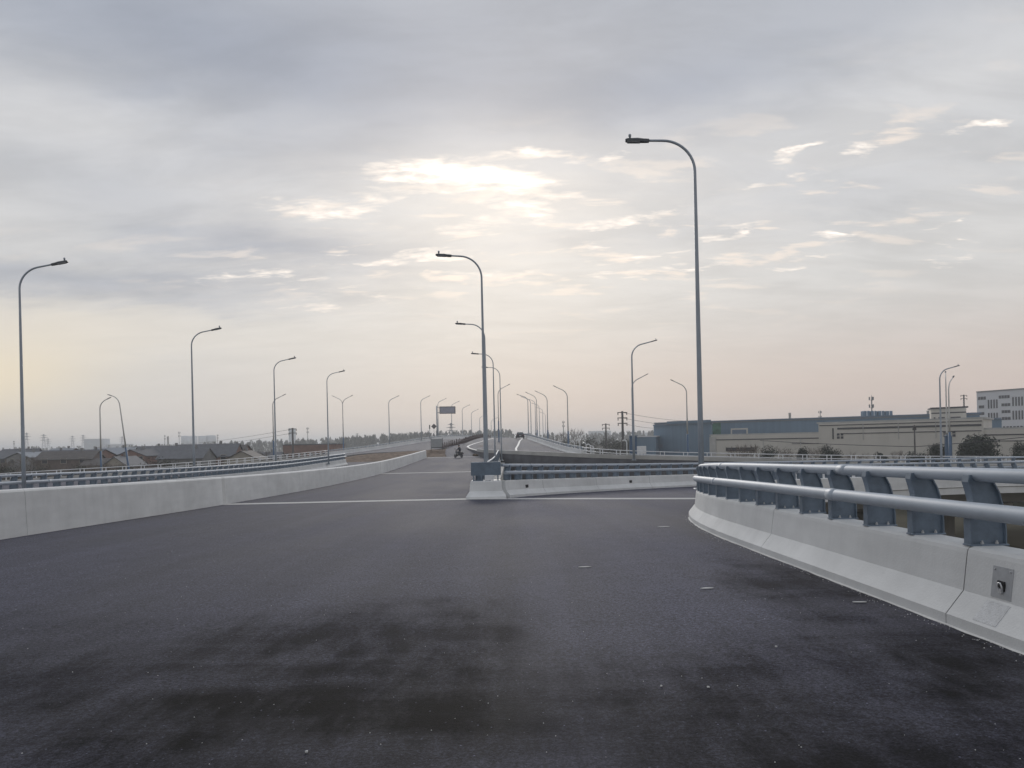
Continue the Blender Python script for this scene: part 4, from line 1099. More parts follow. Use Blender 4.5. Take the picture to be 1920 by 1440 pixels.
def slab(name, label, cat, corners, h, wm, roof_m=None, group=None, z0=-.2, parapet=.0):
    """building on a four-cornered plan: walls, roof slab with a small overhang"""
    t = thing(name, label, cat, (0, 0, 0), 0, group)
    k = MB(); k.loft([[(x, y, z0) for x, y in corners], [(x, y, h) for x, y in corners]]); k.build('wall', wm, t)
    cx = sum(x for x, y in corners) / 4; cy = sum(y for x, y in corners) / 4
    def grow(o): return [(x + (o if x > cx else -o), y + (o if y > cy else -o)) for x, y in corners]
    k = MB(); k.loft([[(x, y, h + .003) for x, y in grow(.25)], [(x, y, h + .28) for x, y in grow(.25)]]); k.build('roof', roof_m or wm, t)
    return t
def P2(px, Y): q = ray(px, 826, Y); return Vector((q.x, Y, 0))
def wall_bits(t, A, B, items, m, name, proud=.06, sub=None):
    """boxes on the wall A-B: (distance along 0..1, width m, z0, z1)"""
    d = (B - A); Lw = d.length; d.normalize(); n = Vector((d.y, -d.x, 0)); out = []
    for f, w, z0, z1 in items:
        c = A + d * Lw * f + n * proud * .4; k = MB(); k.box((c.x, c.y, (z0 + z1) / 2), (w, proud, z1 - z0), math.atan2(d.y, d.x)); out.append(k.build(name, m, t))
    return out
# long cream factory
A, B = P2(1333, 172), P2(1960, 128)
back = Vector((18, 26, 0))
hA = top_h(1340, 814.5, 171)
fac = slab('factory_hall', 'long low cream factory with dark trim lines across the right', 'factory', [(A.x, A.y), (B.x, B.y), (B.x + back.x, B.y + back.y), (A.x + back.x, A.y + back.y)], hA - .28, M['cream'], M['fascia'])
wall_bits(fac, A, B, [(.5, (B - A).length - .3, 6.05, 6.25), ], M['trim'], 'trim_strip', .08)
wall_bits(fac, A, B, [(.64, (B - A).length * .68, 5.0, 5.14)], M['trim'], 'trim_strip', .08)
wall_bits(fac, A, B, [(.085, 3.3, 3.6, 4.4), (.14, 3.3, 3.6, 4.4)], M['window'], 'window', .08)
wall_bits(fac, A, B, [(.008, 1.6, 0, hA - .5)], M['fascia'], 'corner_pilaster', .16)
def frac(px):
    best = min(range(401), key=lambda i: abs((960 + (A.lerp(B, i / 400)).x / (A.lerp(B, i / 400)).y * F) - px)); return best / 400
f0, f1 = frac(1537), frac(1846)
U0, U1 = A.lerp(B, f0), A.lerp(B, f1)
nn = Vector(((B - A).y, -(B - A).x, 0)).normalized()
q0, q1 = U0 + nn * .35, U1 + nn * .35
hU = top_h(1640, 788.5, (A.lerp(B, frac(1640))).y)
upp = slab('factory_block', 'taller cream middle block of the factory with dark horizontal trim', 'factory', [(q0.x, q0.y), (q1.x, q1.y), (q1.x + 14, q1.y + 20), (q0.x + 14, q0.y + 20)], hU - .28, M['cream'], M['fascia'])
wall_bits(upp, q0, q1, [(.56, (q1 - q0).length * .86, hU - 1.55, hU - 1.2), (.5, (q1 - q0).length - .4, hU - .75, hU - .6), (.57, (q1 - q0).length * .84, hU - 2.45, hU - 2.3)], M['trim'], 'trim_strip', .08)
wall_bits(upp, q0, q1, [(.10, .22, hU - 3.4, hU - 1.25)], M['trim'], 'downpipe', .18)
wall_bits(upp, q0, q1, [(.135 + .025 * i, .5, z, z + .45) for i in range(2) for z in (hU - 2.75, hU - 3.35)] + [(.79 + .025 * i, .5, z, z + .45) for i in range(3) for z in (hU - 2.75, hU - 3.35)], M['trim'], 'vent', .08)
wall_bits(fac, A, B, [(.2 + .13 * i, .14, 0, hA - 1.3) for i in range(6)], M['fascia'], 'downpipe', .14)
wall_bits(upp, q0, q1, [(.3 + .22 * i, .12, hU - 3.6, hU - .5) for i in range(3)], M['fascia'], 'downpipe', .12)
# stair head on the factory roof
sA, sB = P2(1747, 148), P2(1813, 143.5); hs = top_h(1780, 763, 146)
sh = slab('stair_head', 'square cream stair head with dark cornice on top of the factory', 'stair head', [(sA.x, sA.y), (sB.x, sB.y), (sB.x + 3.5, sB.y + 7), (sA.x + 3.5, sA.y + 7)], hs - .28, M['cream'], M['trim'], z0=hU - .5)
wall_bits(sh, sA, sB, [(.5, (sB - sA).length - .1, hs - 1.2, hs - 1.0)], M['trim'], 'trim_strip', .08)
wall_bits(sh, sA, sB, [(.30, 1.1, hs - 3.0, hs - 1.9), (.1, .3, hs - 3.0, hs - 1.9)], M['window'], 'window', .08)
wall_bits(sh, sA, sB, [(.70, 1.7, hs - 2.9, hs - 1.9)], M['trim'], 'louvre', .1)
# blue shed behind
C_, D_ = P2(1228, 222), P2(1838, 182); hC = top_h(1330, 789.5, 216)
shd = slab('blue_shed', 'long blue grey shed standing behind the cream factory', 'shed', [(C_.x, C_.y), (D_.x, D_.y), (D_.x + 12, D_.y + 40), (C_.x + 12, C_.y + 40)], hC - .28, M['shed'], M['shed_roof'])
wall_bits(shd, C_, D_, [(.30, 4.6, 7.0, 9.0)], M['cream'], 'loading_frame', .12)
wall_bits(shd, C_, D_, [(.30, 3.8, 7.0, 8.6)], M['shed_roof'], 'shutter', .2)
wall_bits(shd, C_, D_, [(.205, 5.2, 7.1, hC - .35)], mat('green climbing cover', (.07, .19, .13), .9, var=.4, scale=.5), 'green_panel', .1)
wall_bits(shd, C_, D_, [(.5, (D_ - C_).length - .4, hC - .62, hC - .42)], M['steel'], 'gutter', .16)
an0, an1 = P2(1180, 205), P2(1230, 200); hAn = top_h(1205, 817.5, 202)
ann = slab('shed_annex', 'lower flat roofed blue annex left of the long blue shed', 'shed', [(an0.x, an0.y), (an1.x, an1.y), (an1.x + 5, an1.y + 15), (an0.x + 5, an0.y + 15)], hAn - .28, M['shed'], M['white_wall'])
ge0, ge1 = P2(1226, 206), P2(1334, 194); hg = top_h(1290, 792.5, 200)
gb = slab('blue_shed', 'blue grey shed front with stepped top, left of the cream factory', 'shed', [(ge0.x, ge0.y), (ge1.x, ge1.y), (ge1.x + 4, ge1.y + 14), (ge0.x + 4, ge0.y + 14)], hg - .5, M['shed'], M['shed_roof'])
wall_bits(gb, ge0, ge1, [(.63, (ge1 - ge0).length * .74, hg - .22, hg + .5)], M['shed'], 'raised_parapet', .5)
wall_bits(gb, ge0, ge1, [(.42, 1.4, 3.2, 3.9), (.12, 1.6, 4.3, 5.1)], M['shed_roof'], 'window', .08)
b0, b1 = P2(1815, 175), P2(1879, 168); hb = top_h(1850, 784, 171)
slab('blue_shed', 'small blue shed below the white office block', 'shed', [(b0.x, b0.y), (b1.x, b1.y), (b1.x + 8, b1.y + 14), (b0.x + 8, b0.y + 14)], hb - .28, M['shed'], M['shed_roof'])
# white office block
w0, w1 = P2(1833, 262), P2(1990, 236); hw = top_h(1834, 734, 262)
off = slab('office_block', 'white many-windowed office block at the right edge', 'building', [(w0.x, w0.y), (w1.x, w1.y), (w1.x + 26, w1.y + 30), (w0.x + 26, w0.y + 30)], hw - .28, M['white_wall'], M['steel'])
LW = (w1 - w0).length; it = []; sl = []
for col0, n in ((.035, 3), (.30, 4), (.62, 3), (.85, 4)):
    for i in range(n): it.append((col0 + i * .035, .8, hw - 2.9, hw - 1.9))
for r_ in range(3):
    z = hw - 5.8 - r_ * 2.25
    for i in range(2): it.append((.045 + i * .035, .9, z, z + .95))
    for i in range(3): it.append((.335 + i * .037, .9, z + .3, z + 1.25))
    for i in range(3): it.append((.70 + i * .037, .9, z + .4, z + 1.35))
for z in (hw - 6.0, hw - 10.4):
    for i in range(4): sl.append((.155 + i * .035, .5, z, z + 2.9)); sl.append((.46 + i * .036, .5, z + .4, z + 3.3)); sl.append((.82 + i * .036, .5, z + .5, z + 3.4))
for i in range(11): it.append((.345 + i * .042, .8, hw - 13.0, hw - 12.1))
wall_bits(off, w0, w1, it, M['window'], 'window', .1); wall_bits(off, w0, w1, sl, M['window'], 'slit_window', .1)
# roof tanks behind the shed
for i, (px, w) in enumerate(((1623.5, 12), (1637, 11), (1651, 12), (1665.5, 13))):
    Y = 205; q = ray(px, 826, Y); top = top_h(px, 770.5, Y)
    t = thing('roof_tank', 'blue grey square water tank on the shed roof below the antenna mast', 'water tank', (q.x, Y, hC - .02), 0, 'square tanks on the shed roof')
    k = MB(); k.cbox((0, 0, (top - hC) / 2), (w * Y / F, 1.8, top - hC), .1); k.build('tank', M['shed'], t)
    k = MB(); k.box((0, -.95, (top - hC) * .5), (w * Y / F * .1, .06, top - hC)); k.build('ladder', M['white_rail'], t)

# masts, pylons and utility poles
def antenna(label, px, py, Y, H=None, group=None):
    q = ray(px, 826, Y); top = top_h(px, py, Y); t = thing('antenna_mast', label, 'mast', (q.x, Y, 0), 0, group)
    k = MB(); k.tube([(0, 0, 0), (0, 0, top * .93), (0, 0, top)], [.32, .16, .03], 8); k.build('pole', M['steel'], t)
    u = (top - ZC) * .055
    for f in (.90, .70):
        z = ZC + (top - ZC) * f
        k = MB(); k.lathe([(u * .5, 0), (u * .5, .12)], (0, 0, z - u), 10); k.build('platform', M['steel'], t)
        for a in range(3):
            k = MB(); k.box((math.cos(a * 2.09 + .4) * u * 1.0, math.sin(a * 2.09 + .4) * u * 1.0, z), (u * .5, u * .35, u * 1.6)); k.build('panel_antenna', M['steel'], t)
    return t
for px, py, Y, lab in [(1636, 740, 240, 'antenna mast with two rings of panels above the square roof tanks'), (1539, 768, 420, 'small far antenna mast above the blue shed roof'), (1057, 788, 420, 'far antenna mast above the bare poplars'), (309, 815, 600, 'far mast with three dishes left of the pale tanks'), (336, 808, 700, 'tall thin far mast at the left end of the pale tanks'), (408, 814, 600, 'far mast at the right end of the pale tanks'), (577, 800, 560, 'tall far mast right of the dark utility pole'), (26, 826, 500, 'far mast at the left picture edge'), (662, 815, 520, 'far mast left of the hazy wood')]:
    antenna(lab, px, py, Y)
def stack(label, px, py, Y, r, group=None):
    q = ray(px, 826, Y); top = top_h(px, py, Y); t = tag(MB().lathe([(r * 1.25, 0), (r, top * .6), (r * .9, top - .3), (r * 1.05, top - .2), (r * 1.05, top)], (q.x, Y, 0), 12).build('chimney', M['fascia']), label, 'chimney', group)
stack('short grey chimney above the blue shed roof', 1482, 774, 320, .55)
stack('slim far chimney left of the pale tanks', 315, 818, 640, .8)
stack('low thin chimney left of the stair head', 1741, 770, 230, .35)
PYL = None
def pylon_mesh(H):
    k = MB()
    def w(z): return 2.6 * (1 - z / H) ** 1.3 + .45
    zs = [H * f for f in (0, .2, .38, .53, .66, .77, .87, .95, 1)]
    for sx in (-1, 1):
        for sy in (-1, 1): k.tube([(sx * w(z), sy * w(z), z) for z in zs], .13, 4, True, False)
    for a, b in zip(zs, zs[1:]):
        for s in (-1, 1):
            k.tube([(-w(a), s * w(a), a), (w(b), s * w(b), b)], .07, 4, True, False); k.tube([(w(a), s * w(a), a), (-w(b), s * w(b), b)], .07, 4, True, False)
            k.tube([(s * w(a), -w(a), a), (s * w(b), w(b), b)], .07, 4, True, False)
    return k
def pylon(label, px, py, Y):
    global PYL
    Y *= 1.5; q = ray(px, 826, Y); H = top_h(px, py, Y)
    if PYL is None:
        t = thing('transmission_pylon', label, 'pylon', (q.x, Y, 0), .3, 'far transmission pylons'); pylon_mesh(26).build('lattice', M['steel'], t)
        for z, l in ((18.5, 4.2), (21.5, 5.0), (24.3, 3.6)):
            k = MB(); k.loft([[(-l, -.1, z), (-l, .1, z), (-l, .1, z + .15), (-l, -.1, z + .15)], [(0, -.5, z - .1), (0, .5, z - .1), (0, .5, z + .9), (0, -.5, z + .9)], [(l, -.1, z), (l, .1, z), (l, .1, z + .15), (l, -.1, z + .15)]]); k.build('cross_arm', M['steel'], t)
        t.scale = (1, 1, H / 26); PYL = t; return t
    return dup(PYL, (q.x, Y, 0), .3, label, 'far transmission pylons', (H / 26, H / 26, H / 26))
for px, py, Y, lab in [(50, 811, 640, 'pylon just right of the nearest left lamp pole'), (82, 814, 700, 'thin pylon right of the first one on the left skyline'), (90, 822, 760, 'short pylon beside the thin one on the left skyline'), (136, 817, 800, 'pylon left of the distant white hall'), (156, 815, 820, 'pylon rising behind the left end of the white hall'), (229, 818, 800, 'pylon left of the leaning lamp'), (670, 812, 640, 'far pylon before the hazy wood near the hill'), (846, 793, 430, 'pylon beside the lamp under the overhead sign')]:
    pylon(lab, px, py, Y)
POLES = {}
def utility(label, px, py, Y, arms=3, w=1.1):
    q = ray(px, 826, Y); H = top_h(px, py, Y); t = thing('utility_pole', label, 'utility pole', (q.x, Y, 0), .25)
    k = MB(); k.tube([(0, 0, 0), (0, 0, H)], [.30 if arms > 1 else .13, .22 if arms > 1 else .10], 8); k.build('pole', M['pole_wood'], t)
    pts = []
    for i in range(arms):
        z = H - .25 - i * 1.05
        k = MB(); k.box((0, 0, z), (w * 2, .16, .16)); ar = k.build('cross_arm', M['pole_wood'], t)
        for s in (-1, 1):
            kk = MB(); kk.lathe([(.07, -.45), (.11, -.35), (.07, -.25), (.11, -.15), (.06, 0)], (s * w * .92, 0, z - .06), 8); kk.build('insulator', M['pole_wood'], ar)
        pts.append(Vector((q.x, Y, z)))
    POLES[label] = pts; return t
utility('dark utility pole with three cross arms left of the blue shed', 1168, 771, 150, 3, 1.0)
utility('smaller dark utility pole with two cross arms over the tree belt', 1136.5, 794, 215, 2, 1.1)
utility('dark utility pole with two cross arms right of the third left lamp', 549, 802.5, 200, 2, 1.0)
utility('thin dark cable pole in front of the cream factory', 1715, 797, 112, 1, .25)
utility('far utility pole behind the stair head, right side', 1809, 740, 260, 2, 1.3)
def wire(a, b, sag=.6, r=.03):
    k = MB(); k.tube([Vector(a).lerp(Vector(b), t / 14) - Vector((0, 0, sag * 4 * (t / 14) * (1 - t / 14))) for t in range(15)], r, 5)
    return k.build('power_cable', M['wire'])
for i, z in enumerate((0, 1, 2)):
    a = POLES['dark utility pole with three cross arms left of the blue shed'][i]; b = ray((1290, 1272, 1240)[i], (789.5, 797, 803)[i], 196)
    tag(wire(a, b, .3, .035), 'thin power cable running right from the three armed pole to the blue shed', 'cable', 'power cables by the blue shed')
for i in range(2):
    a = POLES['dark utility pole with two cross arms right of the third left lamp'][i]; b = ray(330, 834 + i * 6, 330)
    tag(wire(a, b, .6, .04), 'thin power cable slanting down left from the dark utility pole', 'cable', 'power cables over the village')
a = POLES['thin dark cable pole in front of the cream factory'][0]
for b, dz in ((ray(1425, 826, 128), 0), (ray(1990, 812, 100), 0)):
    tag(wire(a - Vector((0, 0, 2.9)), b, .12, .05), 'thick black cable strung across the front of the cream factory', 'cable', 'black cables before the factory')

# far pale industry on the horizon
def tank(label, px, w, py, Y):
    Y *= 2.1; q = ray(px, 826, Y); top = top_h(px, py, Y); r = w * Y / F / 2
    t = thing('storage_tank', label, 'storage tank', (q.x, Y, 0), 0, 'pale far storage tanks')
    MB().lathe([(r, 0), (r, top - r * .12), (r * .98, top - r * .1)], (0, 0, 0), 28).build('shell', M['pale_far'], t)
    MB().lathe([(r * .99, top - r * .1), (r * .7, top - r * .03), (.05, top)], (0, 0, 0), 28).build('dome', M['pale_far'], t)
for px, w, py, Y, lab in [(347.5, 15, 817, 560, 'leftmost pale storage tank on the horizon'), (363, 14, 817, 575, 'pale storage tank behind the second left lamp pole'), (379, 14, 817, 555, 'third pale storage tank from the left on the horizon'), (395, 20, 816, 560, 'widest pale storage tank, rightmost on the horizon')]:
    tank(lab, px, w, py, Y)
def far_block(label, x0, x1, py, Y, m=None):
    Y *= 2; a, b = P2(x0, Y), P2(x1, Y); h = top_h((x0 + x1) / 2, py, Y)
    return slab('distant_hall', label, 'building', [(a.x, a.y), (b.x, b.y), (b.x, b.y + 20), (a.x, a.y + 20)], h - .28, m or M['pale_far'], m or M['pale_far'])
far_block('pale windowless hall on the left horizon, taller of two', 157, 191, 823, 500)
far_block('low pale hall right of the taller windowless hall', 190, 236, 833, 505)
far_block('low pale far building left of the three armed pole', 1106, 1146, 808, 520)
far_block('low pale far building behind the three armed pole', 1192, 1232, 811, 500)
far_block('pale narrow tower behind the dark utility pole on the left', 541.5, 546.5, 803, 480)
b0, b1 = P2(530, 235), P2(627, 228); hb = top_h(575, 832.5, 232)
bk = slab('brick_warehouse', 'long flat roofed reddish brick warehouse right of the third left lamp', 'warehouse', [(b0.x, b0.y), (b1.x, b1.y), (b1.x, b1.y + 14), (b0.x, b0.y + 14)], hb - .28, M['brick_red'], M['tile'])
wall_bits(bk, b0, b1, [(.12 * i + .08, 1.2, 3.4, 4.6) for i in range(8)], M['window'], 'window', .08)

# odds and ends beyond the fly-over on the right
for px, py, Y in [(1077, 827, 122), (1087, 825, 120), (1099, 830, 118), (1107, 833, 116), (1175, 825, 112), (1113, 836, 115)]:
    q = ray(px, 826, Y); H = top_h(px, py, Y)
    t = thing('gooseneck_pipe', 'white goose-necked post among others right of the hill road', 'post', (q.x, Y, 0), PI, 'white goose-necked posts')
    k = MB(); k.tube([(0, 0, 0), (0, 0, H - .5)] + [(.35 - .35 * math.cos(a * PI / 8), 0, H - .5 + .5 * math.sin(a * PI / 8)) for a in range(1, 7)], .085, 8); k.build('pipe', M['white_rail'], t)
q = ray(1203, 846, 104); H = top_h(1203, 836, 104)
t = thing('notice_board', 'white notice board on two posts before the blue annex', 'notice board', (q.x, 104, 0))
k = MB(); k.cbox((0, 0, H - .55), (1.25, .08, 1.05), .03); k.build('board', M['white_rail'], t)
for x in (-.45, .45):
    k = MB(); k.tube([(x, .06, 0), (x, .06, H - .3)], .05, 6); k.build('post', M['lamp'], t)
def cabinet(label, px, py, Y, w):
    q = ray(px, 826, Y); H = top_h(px, py, Y); t = thing('blue_column', label, 'column', (q.x, Y, 0))
    k = MB(); k.cbox((0, 0, H / 2), (w, w * .7, H), .05); k.build('shaft', M['lamp_blue'], t)
    k = MB(); k.cbox((0, 0, H + .06), (w * 1.2, w * .9, .12), .03); k.build('cap', M['panel'], t)
cabinet('tall blue advertising column behind the lamp before the blue shed', 1187, 818, 106, 1.0)
cabinet('blue advertising column between the two blue lamp bases', 1778, 818, 108, .8)

# ------------------------------------------------------------------ air
hz = MB().box((0, 0, 18.0), (17900, 17900, 38.0)).build('haze', None)
hm = bpy.data.materials.new('thin winter haze'); hm.use_nodes = True
hn = hm.node_tree; 
for n in list(hn.nodes):
    if n.type != 'OUTPUT_MATERIAL': hn.nodes.remove(n)
pv = hn.nodes.new('ShaderNodeVolumePrincipled'); pv.inputs['Color'].default_value = (.90, .93, .97, 1); pv.inputs['Density'].default_value = .00055; pv.inputs['Anisotropy'].default_value = .35
hn.links.new(pv.outputs[0], [n for n in hn.nodes if n.type == 'OUTPUT_MATERIAL'][0].inputs['Volume'])
hz.data.materials.append(hm); tag(hz, 'thin pale winter haze over the plain', 'haze', kind='stuff')
# ------------------------------------------------------------------ rider on a scooter, car, scraps on the road
def skin_body(name, joints, edges, m, parent=None, sub=2, root=0):
    me = bpy.data.meshes.new(name); me.from_pydata([j[:3] for j in joints], edges, []); me.update()
    o = bpy.data.objects.new(name, me); COL.objects.link(o)
    md = o.modifiers.new('skin', 'SKIN'); md.use_smooth_shade = True; md.branch_smoothing = .4
    if not me.skin_vertices: bm = bmesh.new(); bm.from_mesh(me); bm.verts.layers.skin.verify(); bm.to_mesh(me); bm.free()
    for i, j in enumerate(joints):
        sv = me.skin_vertices[0].data[i]; r = j[3] if isinstance(j[3], tuple) else (j[3], j[3]); sv.radius = r; sv.use_root = (i == root)
    s = o.modifiers.new('sub', 'SUBSURF'); s.levels = sub; s.render_levels = sub
    dg = bpy.context.evaluated_depsgraph_get(); dg.update()
    new = bpy.data.meshes.new_from_object(o.evaluated_get(dg)); o.modifiers.clear(); o.data = new
    new.materials.clear(); new.materials.append(m)
    for p in new.polygons: p.use_smooth = True
    if parent: o.parent = parent
    return o
M['scooter'] = mat('dark scooter plastic', (.02, .022, .03), .35, var=.1)
M['seat'] = mat('black vinyl seat', (.02, .02, .02), .6, var=.1)
M['coat'] = mat('dark navy padded coat', (.018, .022, .036), .85, var=.2, scale=9)
M['skin'] = mat('skin', (.42, .27, .20), .6, var=.05)
M['hair'] = mat('black hair', (.012, .011, .010), .6, var=.1)
M['pale_bag'] = mat('pale cloth bag', (.55, .56, .58), .8, var=.08)
M['chrome'] = mat('bright metal', (.6, .6, .62), .25, .9, var=.03)
q = ray(860, 854.5, 107)
SC = (q.x, 107.0, zroad(107) + .01); RZ = PI + .85     # local +x is forward; heads left and a little towards us
sc = thing('motor_scooter', 'dark motor scooter ridden across the road end before the soil bank', 'scooter', SC, RZ)
def wheel(x, r=.25):
    k = MB(); n = 20
    k.loft([[Vector((x + math.cos(a) * rr, y, .25 + math.sin(a) * rr)) for rr, y in ((r - .07, -.035), (r - .02, -.05), (r, -.02), (r, .02), (r - .02, .05), (r - .07, .035))] for a in [2 * PI * i / n for i in range(n + 1)]], True, False, False, True)
    w = k.build('wheel', M['dark'], sc)
    k = MB(); k.loft([[Vector((x + math.cos(a) * (r - .065), y, .25 + math.sin(a) * (r - .065))) for a in [2 * PI * i / 16 for i in range(16)]] for y in (-.02, .02)]); k.build('rim', M['chrome'], w)
wheel(.62); wheel(-.58)
k = MB()
def sec(x, z, w, h): return [Vector((x, y * w, z + zz * h)) for y, zz in ((-.5, -.3), (-.5, .3), (-.3, .5), (.3, .5), (.5, .3), (.5, -.3), (.3, -.5), (-.3, -.5))]
k.loft([sec(-.92, .66, .10, .06), sec(-.78, .60, .26, .22), (sec(-.45, .56, .34, .36)), sec(-.12, .50, .32, .34), sec(0.02, .33, .34, .16), sec(.30, .30, .34, .12)])
k.build('rear_body', M['scooter'], sc)
k = MB()
k.loft([[Vector((x, y * w, z)) for y, x, in ((-.5, x0), (-.2, x0 + .07), (.2, x0 + .07), (.5, x0), (.4, x0 - .06), (-.4, x0 - .06))] for z, x0, w in ((.24, .36, .36), (.55, .44, .40), (.80, .46, .34), (.95, .42, .24))])
k.build('leg_shield', M['scooter'], sc)
k = MB(); k.loft([[Vector((x, y * .07, z)) for y in (-1, 1)] + [Vector((x2, y * .06, z2)) for y in (1, -1)] for x, z, x2, z2 in [(.62 + math.cos(a) * .28, .25 + math.sin(a) * .28, .62 + math.cos(a) * .30, .25 + math.sin(a) * .30) for a in [.4 + i * .28 for i in range(8)]]]); k.build('mudguard', M['scooter'], sc)
k = MB()
for y in (-.08, .08): k.tube([(.62, y, .25), (.55, y, .55), (.46, y * .5, .85)], .025, 6)
k.build('fork', M['chrome'], sc)
k = MB(); k.tube([(.30, -.34, 1.02), (.36, -.2, 1.02), (.42, 0, .98), (.36, .2, 1.02), (.30, .34, 1.02)], .018, 8); hb_ = k.build('handlebar', M['dark'], sc)
for s in (-1, 1):
    k = MB(); k.tube([(.36, s * .22, 1.03), (.40, s * .28, 1.20)], .009, 6); k.box((.40, s * .30, 1.24), (.03, .13, .08)); k.build('mirror', M['dark'], hb_)
k = MB(); k.lathe([(.02, 0), (.085, .02), (.09, .05)], (0, 0, 0), 14); h_ = k.build('headlight', M['lens'], sc); h_.location = (.44, 0, .90); h_.rotation_euler = (0, PI / 2, 0)
k = MB(); k.loft([sec(-.80, .76, .22, .07), sec(-.60, .75, .30, .10), sec(-.30, .72, .28, .10), sec(-.05, .71, .18, .07)]); k.build('seat', M['seat'], sc)
k = MB(); k.cbox((-.93, 0, .55), (.05, .18, .07), .01); k.build('tail_light', mat('red lamp glass', (.25, .02, .02), .3, var=.05), sc)
# the rider
rd = thing('person', 'person in dark padded coat and helmet sitting on the moving scooter', 'person', SC, RZ)
J = [(-.28, 0, .84, .15), (-.24, 0, 1.05, .165), (-.17, 0, 1.26, .17), (-.13, 0, 1.40, .085), (-.11, 0, 1.47, .06), (-.08, 0, 1.56, .095), (-.065, 0, 1.66, .085),
     (-.16, -.19, 1.33, .075), (-.05, -.27, 1.12, .06), (.20, -.30, 1.05, .045), (.30, -.31, 1.05, .035),
     (-.16, .19, 1.33, .075), (-.05, .27, 1.12, .06), (.20, .30, 1.05, .045), (.30, .31, 1.05, .035),
     (-.20, -.10, .82, .105), (.14, -.15, .74, .085), (.16, -.13, .42, .06), (.18, -.13, .36, .05), (.30, -.14, .34, .045),
     (-.20, .10, .82, .105), (.14, .15, .74, .085), (.16, .13, .42, .06), (.18, .13, .36, .05), (.30, .14, .34, .045)]
E = [(0, 1), (1, 2), (2, 3), (3, 4), (4, 5), (5, 6), (2, 7), (7, 8), (8, 9), (9, 10), (2, 11), (11, 12), (12, 13), (13, 14), (0, 15), (15, 16), (16, 17), (17, 18), (18, 19), (0, 20), (20, 21), (21, 22), (22, 23), (23, 24)]
skin_body('body', J, E, M['coat'], rd)
k = MB(); k.lathe([(.02, -.155), (.075, -.14), (.10, -.08), (.105, 0), (.085, .07), (.03, .09)], (-.05, 0, 1.63), 14); k.build('face', M['skin'], rd)
k = MB(); k.lathe([(.132, -.02), (.138, .05), (.115, .11), (.07, .145), (.01, .155)], (-.075, 0, 1.64), 16); k.build('helmet', M['hair'], rd)
for s in (-1, 1):
    k = MB(); c = Vector((.32, s * .31, 1.035))
    k.box(c, (.07, .08, .04))
    for f in range(4): y = c.y + (-.032 + f * .021); k.tube([(c.x + .02, y, c.z + .015), (c.x + .055, y, c.z + .005), (c.x + .05, y, c.z - .03), (c.x + .02, y, c.z - .035)], [.0105, .010, .009, .008], 6)
    k.tube([(c.x - .02, c.y - s * .04, c.z), (c.x + .015, c.y - s * .055, c.z - .02), (c.x + .035, c.y - s * .045, c.z - .03)], [.012, .011, .009], 6)
    k.build('hand', M['skin'], rd)
bg2 = thing('shoulder_bag', 'pale bag on the back of the scooter rider', 'bag', SC, RZ)
k = MB(); k.cbox((-.44, .0, 1.18), (.17, .32, .34), .05); k.build('bag_body', M['pale_bag'], bg2)
k = MB()
for s in (-.1, .1): k.tube([(-.36, s, 1.35), (-.22, s * 1.1, 1.445), (-.02, s * 1.2, 1.36), (.0, s * 1.2, 1.2)], .014, 5)
k.build('strap', M['dark'], bg2)

# the dark car near the crest
M['paint'] = mat('dark grey car paint', (.022, .024, .03), .28, .2, var=.05)
M['glass'] = mat('car window glass', (.05, .06, .07), .08, var=.03)
q = ray(975, 819.8, 176)
ca = thing('parked_car', 'dark grey car near the crest of the fly-over road', 'car', (q.x, 176, ZC + .42), PI / 2 + .02)
def csec(x, w, z0, z1): return [Vector((x, y * w, z)) for y, z in ((-.5, z0 + .12), (-.5, z1 - .16), (-.46, z1 - .03), (-.36, z1), (.36, z1), (.46, z1 - .03), (.5, z1 - .16), (.5, z0 + .12), (.44, z0), (-.44, z0))]
k = MB(); k.loft([csec(-2.25, 1.55, .38, .80), csec(-2.15, 1.74, .26, .98), csec(-1.5, 1.82, .22, 1.02), csec(0, 1.84, .22, .98), csec(1.0, 1.82, .22, .96), csec(1.9, 1.74, .26, .84), csec(2.22, 1.5, .36, .70)], True, True, True, True); k.build('body', M['paint'], ca)
k = MB()
def gsec(z, x0, x1, w): return [Vector((x0, -w / 2, z)), Vector((x1, -w / 2, z)), Vector((x1, w / 2, z)), Vector((x0, w / 2, z))]
k.loft([gsec(.96, -2.02, 1.05, 1.66), gsec(1.20, -1.82, .62, 1.52), gsec(1.44, -1.45, .1, 1.26)]); gl = k.build('windows', M['glass'], ca)
k = MB(); k.loft([gsec(1.442, -1.47, .13, 1.28), gsec(1.49, -1.30, -.05, 1.10)]); k.build('roof', M['paint'], ca)
for x in (-1.38, 1.36):
    for s in (-1, 1):
        n = 18; k = MB(); k.loft([[Vector((x + math.cos(a) * rr, s * .88 + y, .33 + math.sin(a) * rr)) for rr, y in ((.20, -.10), (.31, -.10), (.33, -.06), (.33, .06), (.31, .10), (.20, .10))] for a in [2 * PI * i / n for i in range(n + 1)]], True, False, False, True); w = k.build('wheel', M['dark'], ca)
        k = MB(); k.loft([[Vector((x + math.cos(a) * .205, s * .88 + y, .33 + math.sin(a) * .205)) for a in [2 * PI * i / 14 for i in range(14)]] for y in (-.07, .07)]); k.build('rim', M['chrome'], w)
for s in (-1, 1):
    k = MB(); k.cbox((-2.19, s * .66, .80), (.12, .34, .16), .03); k.build('tail_light', mat('car tail lamp', (.16, .02, .02), .3, var=.05), ca)
    k = MB(); k.cbox((.72, s * .98, 1.02), (.12, .20, .14), .03); k.build('mirror', M['paint'], ca)
k = MB(); k.box((-2.27, 0, .64), (.02, .46, .15)); k.build('number_plate', M['pale_bag'], ca)
k = MB(); k.cbox((-2.24, 0, .36), (.12, 1.5, .16), .03); k.build('bumper', M['scooter'], ca)

